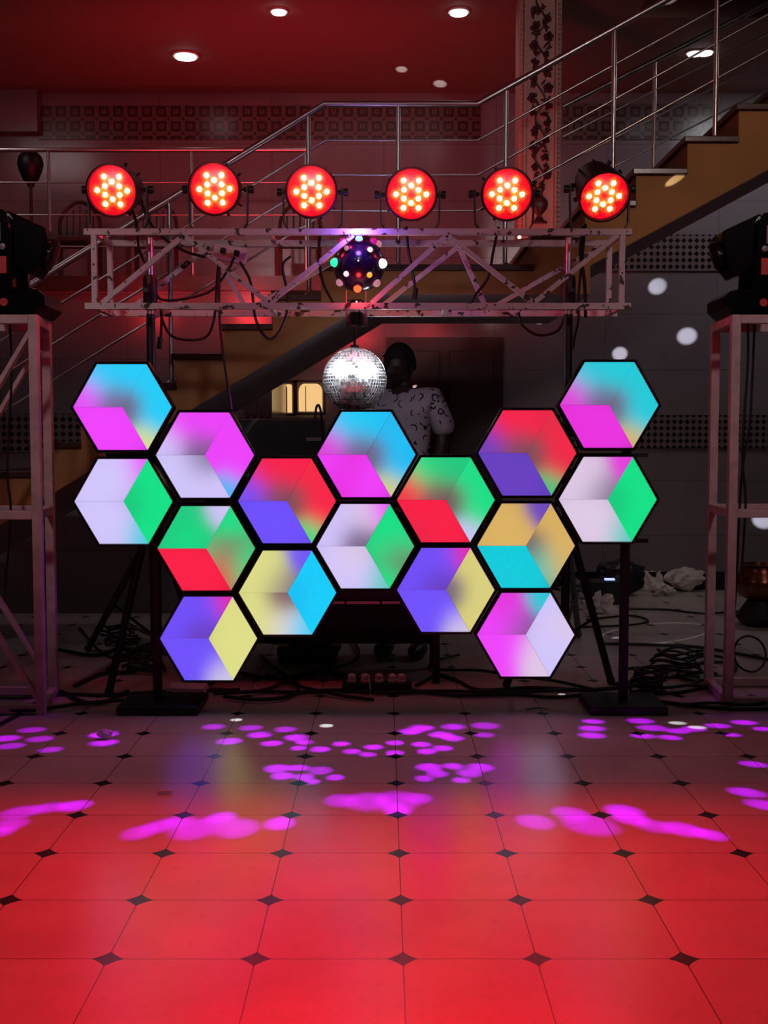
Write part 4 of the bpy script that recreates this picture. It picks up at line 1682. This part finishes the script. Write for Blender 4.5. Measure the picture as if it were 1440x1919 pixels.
runs = [[(430, 1240), (450, 1262), (520, 1275), (600, 1262), (660, 1272), (700, 1290)],
        [(480, 1300), (560, 1302), (630, 1298), (720, 1304), (820, 1300), (960, 1302), (1080, 1296)],
        [(490, 1235), (520, 1262), (560, 1290), (540, 1312), (480, 1318), (420, 1312)],
        [(640, 1180), (672, 1225), (650, 1252), (560, 1272), (500, 1300), (400, 1308)],
        [(780, 1288), (820, 1268), (860, 1280), (900, 1296), (1000, 1292), (1100, 1296), (1180, 1290)],
        [(770, 1298), (860, 1308), (960, 1306), (1040, 1312), (1110, 1305)],
        [(860, 1232), (810, 1246), (820, 1260), (900, 1262), (960, 1272), (1040, 1282), (1120, 1300)],
        [(1160, 1262), (1220, 1258), (1290, 1268), (1310, 1285), (1250, 1296), (1180, 1292)],
        [(1150, 1285), (1200, 1278), (1260, 1272), (1330, 1262), (1345, 1280), (1280, 1300), (1200, 1302)],
        [(1130, 1210), (1210, 1212), (1300, 1216), (1360, 1225), (1440, 1240)],
        [(1080, 1180), (1180, 1176), (1215, 1168), (1180, 1158), (1100, 1166)],
        [(1180, 1146), (1250, 1148), (1320, 1155), (1400, 1150)],
        [(150, 1180), (190, 1225), (240, 1240), (300, 1228), (360, 1245)],
        [(110, 1222), (180, 1232), (230, 1218), (270, 1240), (250, 1262), (190, 1268), (140, 1290)],
        [(200, 1262), (240, 1230), (290, 1210), (330, 1226), (380, 1232)],
        [(1270, 1330), (1330, 1325), (1400, 1328), (1460, 1322)],
        [(1230, 1318), (1300, 1326), (1380, 1332), (1470, 1330)],
        [(1285, 1255), (1330, 1245), (1380, 1250), (1360, 1272), (1300, 1280), (1270, 1268)],
        [(700, 1318), (640, 1310), (560, 1292), (500, 1270)],
        [(1290, 1240), (1340, 1236), (1372, 1252), (1340, 1290), (1290, 1292)]]
for i, r_ in enumerate(runs):
    fcable(r_, SH[i], .008 + .002 * fr.random(), lift=.004 * (i % 4))
# loose coil standing up by the right tower
b = MB()
q = []
for k in range(40):
    a = 2 * pi * k / 39
    c = F(1405, 1260)
    q.append(c + Vector((cos(a) * .085, .03 * sin(a), .10 + sin(a) * .09)))
b.tube(q, .006, 8)
tag(b.build('cable_loop', MT['rubber'], None, smooth=True), 'upright loop of black cable inside the right tower', 'cable')
# coils at left behind the stand
for i, (cx, cy, r1) in enumerate(((225, 1212, .10), (268, 1262, .10), (1268, 1262, .12), (1215, 1300, .08))):
    b = MB()
    q = []
    for k in range(110):
        a = 2 * pi * k / 22
        c = F(cx, cy)
        rr = r1 * (1 + .18 * sin(k * .35 + i))
        q.append(c + Vector((cos(a) * rr, sin(a) * rr * .8, .012 + k * .0011 + .01 * sin(k * .9))))
    b.tube(q, .007, 8)
    tag(b.build('cable_coil', MT['rubber'], None, smooth=True),
        ['messy coil of black cable behind the left tripod foot', 'small coil of black cable behind the left stand base',
         'messy coil of black cable left of the right tower foot', 'small coil of black cable behind the right stand base'][i], 'cable coil')

# power strip with plugs
c = F(707, 1296)
t = thing('power_strip', 'black power strip full of white plugs on the floor below the panel gap', 'power strip', c)
b = MB()
b.box((0, 0, .024), (.345, .075, .048))
b.build('strip_body', MT['black'], t, local=True, bevel=.006)
for k, dx in enumerate((-.125, -.06, .01, .075, .12)):
    b = MB()
    b.box((dx, 0, .056), (.042, .05, .014))
    b.lathe([(.018, .063), (.02, .07), (.02, .082), (.009, .09)], (dx, .0, 0), n=14)
    b.build('plug', MT['white'], t, local=True, bevel=.003)
b = MB()
b.tube(spline([(-.04, -.02, .09), (-.035, -.05, .05), (-.03, -.09, .006), (-.04, -.16, .005), (-.02, -.21, .005)], 6), .0025, 6)
tag(b.build('thin_cord', MT['white'], None, smooth=True), 'thin white cord hanging over the front of the power strip', 'cord').location = c
b = MB()
q = F(352, 1302)
b.prism([(-.1, 0), (.1, 0), (.09, .045), (-.085, .05)], 'Y', -.06, .06)
o = b.build('adapter_box', MT['white'], None, bevel=.006)
o.location = q
tag(o, 'flat white box behind the left stand base', 'box')
t = thing('equipment_case', 'black case on the floor behind the yellow and azure panel', 'case', F(578, 1238))
b = MB()
b.prism([(-.16, 0), (.15, 0), (.19, .10), (-.17, .09)], 'Y', -.09, .09)
b.build('case_body', MT['black'], t, local=True, bevel=.01)
b = MB()
for k in range(4):
    b.box((-.05 + .035 * k, .0, .105 + .008 * k), (.12, .1, .006), Matrix.Rotation(.06 * k, 3, 'Y'))
b.build('paper_sheet', MT['paper'], t, local=True)
b = MB()
q = F(600, 1236)


# ------------------------------------------------------------------ rubbish by the back wall
def crumple(name, label, cat, c, size, mat, seed, sq=(1, 1, 1), sub=3, amp=.35):
    r = random.Random(seed)
    bm = bmesh.new()
    bmesh.ops.create_icosphere(bm, subdivisions=sub, radius=size)
    offs = [Vector((r.uniform(-1, 1), r.uniform(-1, 1), r.uniform(-1, 1))).normalized() for _ in range(14)]
    for v in bm.verts:
        n_ = v.co.normalized()
        k = 1
        for i, o_ in enumerate(offs):
            k += amp * .28 * math.sin(n_.dot(o_) * (5 + i) + i * 1.7)
        k += r.uniform(-.12, .12) * amp * 2
        v.co = Vector((n_.x * sq[0], n_.y * sq[1], n_.z * sq[2])) * size * k
    mz = min(v.co.z for v in bm.verts)
    for v in bm.verts:
        v.co.z -= mz
    me = bpy.data.meshes.new(name)
    bm.to_mesh(me)
    bm.free()
    me.materials.append(mat)
    o = bpy.data.objects.new(name, me)
    COL.objects.link(o)
    o.location = c
    return tag(o, label, cat)


crumple('crumpled_paper', 'large heap of crumpled white paper at the foot of the back wall', 'paper', F(1282, 1108), .12, MT['paper'], 3, (1.25, .7, .7), amp=.2)
crumple('crumpled_paper', 'small crumpled paper left of the large paper heap', 'paper', F(1242, 1116), .06, MT['paper'], 9, (1.4, .8, .6))
crumple('dark_bag', 'dark bag lying by the back wall behind the right stand', 'bag', F(1160, 1116), .15, MT['darkbag'], 5, (1.3, .6, .9), amp=.12)
crumple('crumpled_wrapper', 'pale crumpled wrapper seen between tripod leg and right stand', 'wrapper', F(1122, 1150), .07, MT['paper'], 6, (1.0, .6, .8), amp=.6)
crumple('crumpled_foil', 'grey crumpled sheet behind the gold hexagon panel edge', 'wrapper', F(1084, 1122), .08, MT['greylabel'], 12, (1.2, .5, .6), amp=.7)
c = F(1218, 1108)
b = MB()
N = 12
for i in range(N + 1):
    for j in range(5):
        b.v.append(Vector(((i / N - .5) * .23, .02 * sin(i * 1.3 + j) + j * .02, .02 + .15 * j / 4 + .006 * sin(i * 2 + j))))
for i in range(N):
    for j in range(4):
        a_ = i * 5 + j
        b.f.append([a_, a_ + 5, a_ + 6, a_ + 1])
        b.m.append(0)
o = b.build('plastic_bag', MT['paper'], None, smooth=True)
o.location = (c.x, c.y, -.015)
sm = o.modifiers.new('thick', 'SOLIDIFY')
sm.thickness = .03
tag(o, 'flat pale bag leaning at the back wall beside the dark bag', 'bag')
c = P(1128, 1060, F(1172, 1112).y - .2)
b = MB()
b.lathe([(.13, 0), (.14, .02), (.14, .12), (.05, .16)], (0, 0, 0), n=6)
t = thing('small_lamp', 'dark box lamp with a small blue light lying behind the right stand', 'lamp', (F(1120, 1120).x, F(1120, 1120).y - .3, 0))
b = MB()
b.box((0, 0, .09), (.24, .16, .18))
b.build('lamp_body', MT['black'], t, local=True, bevel=.01)
b = MB()
b.box((.03, -.02, .185), (.07, .05, .012))
b.build('blue_light', MT['blueled'], t, local=True)

c = F(1425, 1172)
t = thing('metal_pot', 'round brown metal pot on a dark stand at the right edge', 'pot', c)
b = MB()
b.lathe([(.06, .0), (.13, .02), (.16, .06), (.10, .15), (.09, .17)], (0, 0, 0), n=32)
b.build('pot_stand', MT['black'], t, smooth=True, local=True)
b = MB()
b.lathe([(.06, .17), (.14, .20), (.175, .26), (.17, .32), (.14, .36), (.135, .40), (.15, .41), (.13, .412), (.12, .36)], (0, 0, 0), n=36)
b.build('bowl', MT['copper'], t, smooth=True, local=True)

# litter on the dance floor
o = crumple('paper_ball', 'small crumpled paper ball on the dance floor under the magenta beams, left', 'paper', F(196, 1385), .024, MT['tissue'], 21, (1.25, .8, .8), sub=3, amp=.18)
o = MB()
q = F(308, 1488)
o.tube(spline([(-.025, -.004, .006), (0, .002, .007), (.028, .006, .006)], 5), [.0055] + [.0045] * 9 + [.003], 8)
ob = o.build('small_stick', MT['tissue'], None, smooth=True)
ob.location = q
tag(ob, 'tiny pale stick lying on the dance floor left of centre', 'stick')
b = MB()
b.tube([(0, 0, .003), (.07, .03, .003), (.10, .01, .003)], .003, 6)
ob = b.build('twist_tie', MT['greylabel'], None)
ob.location = F(985, 1330)
tag(ob, 'thin pale wire scrap on the floor left of the right stand base', 'wire')
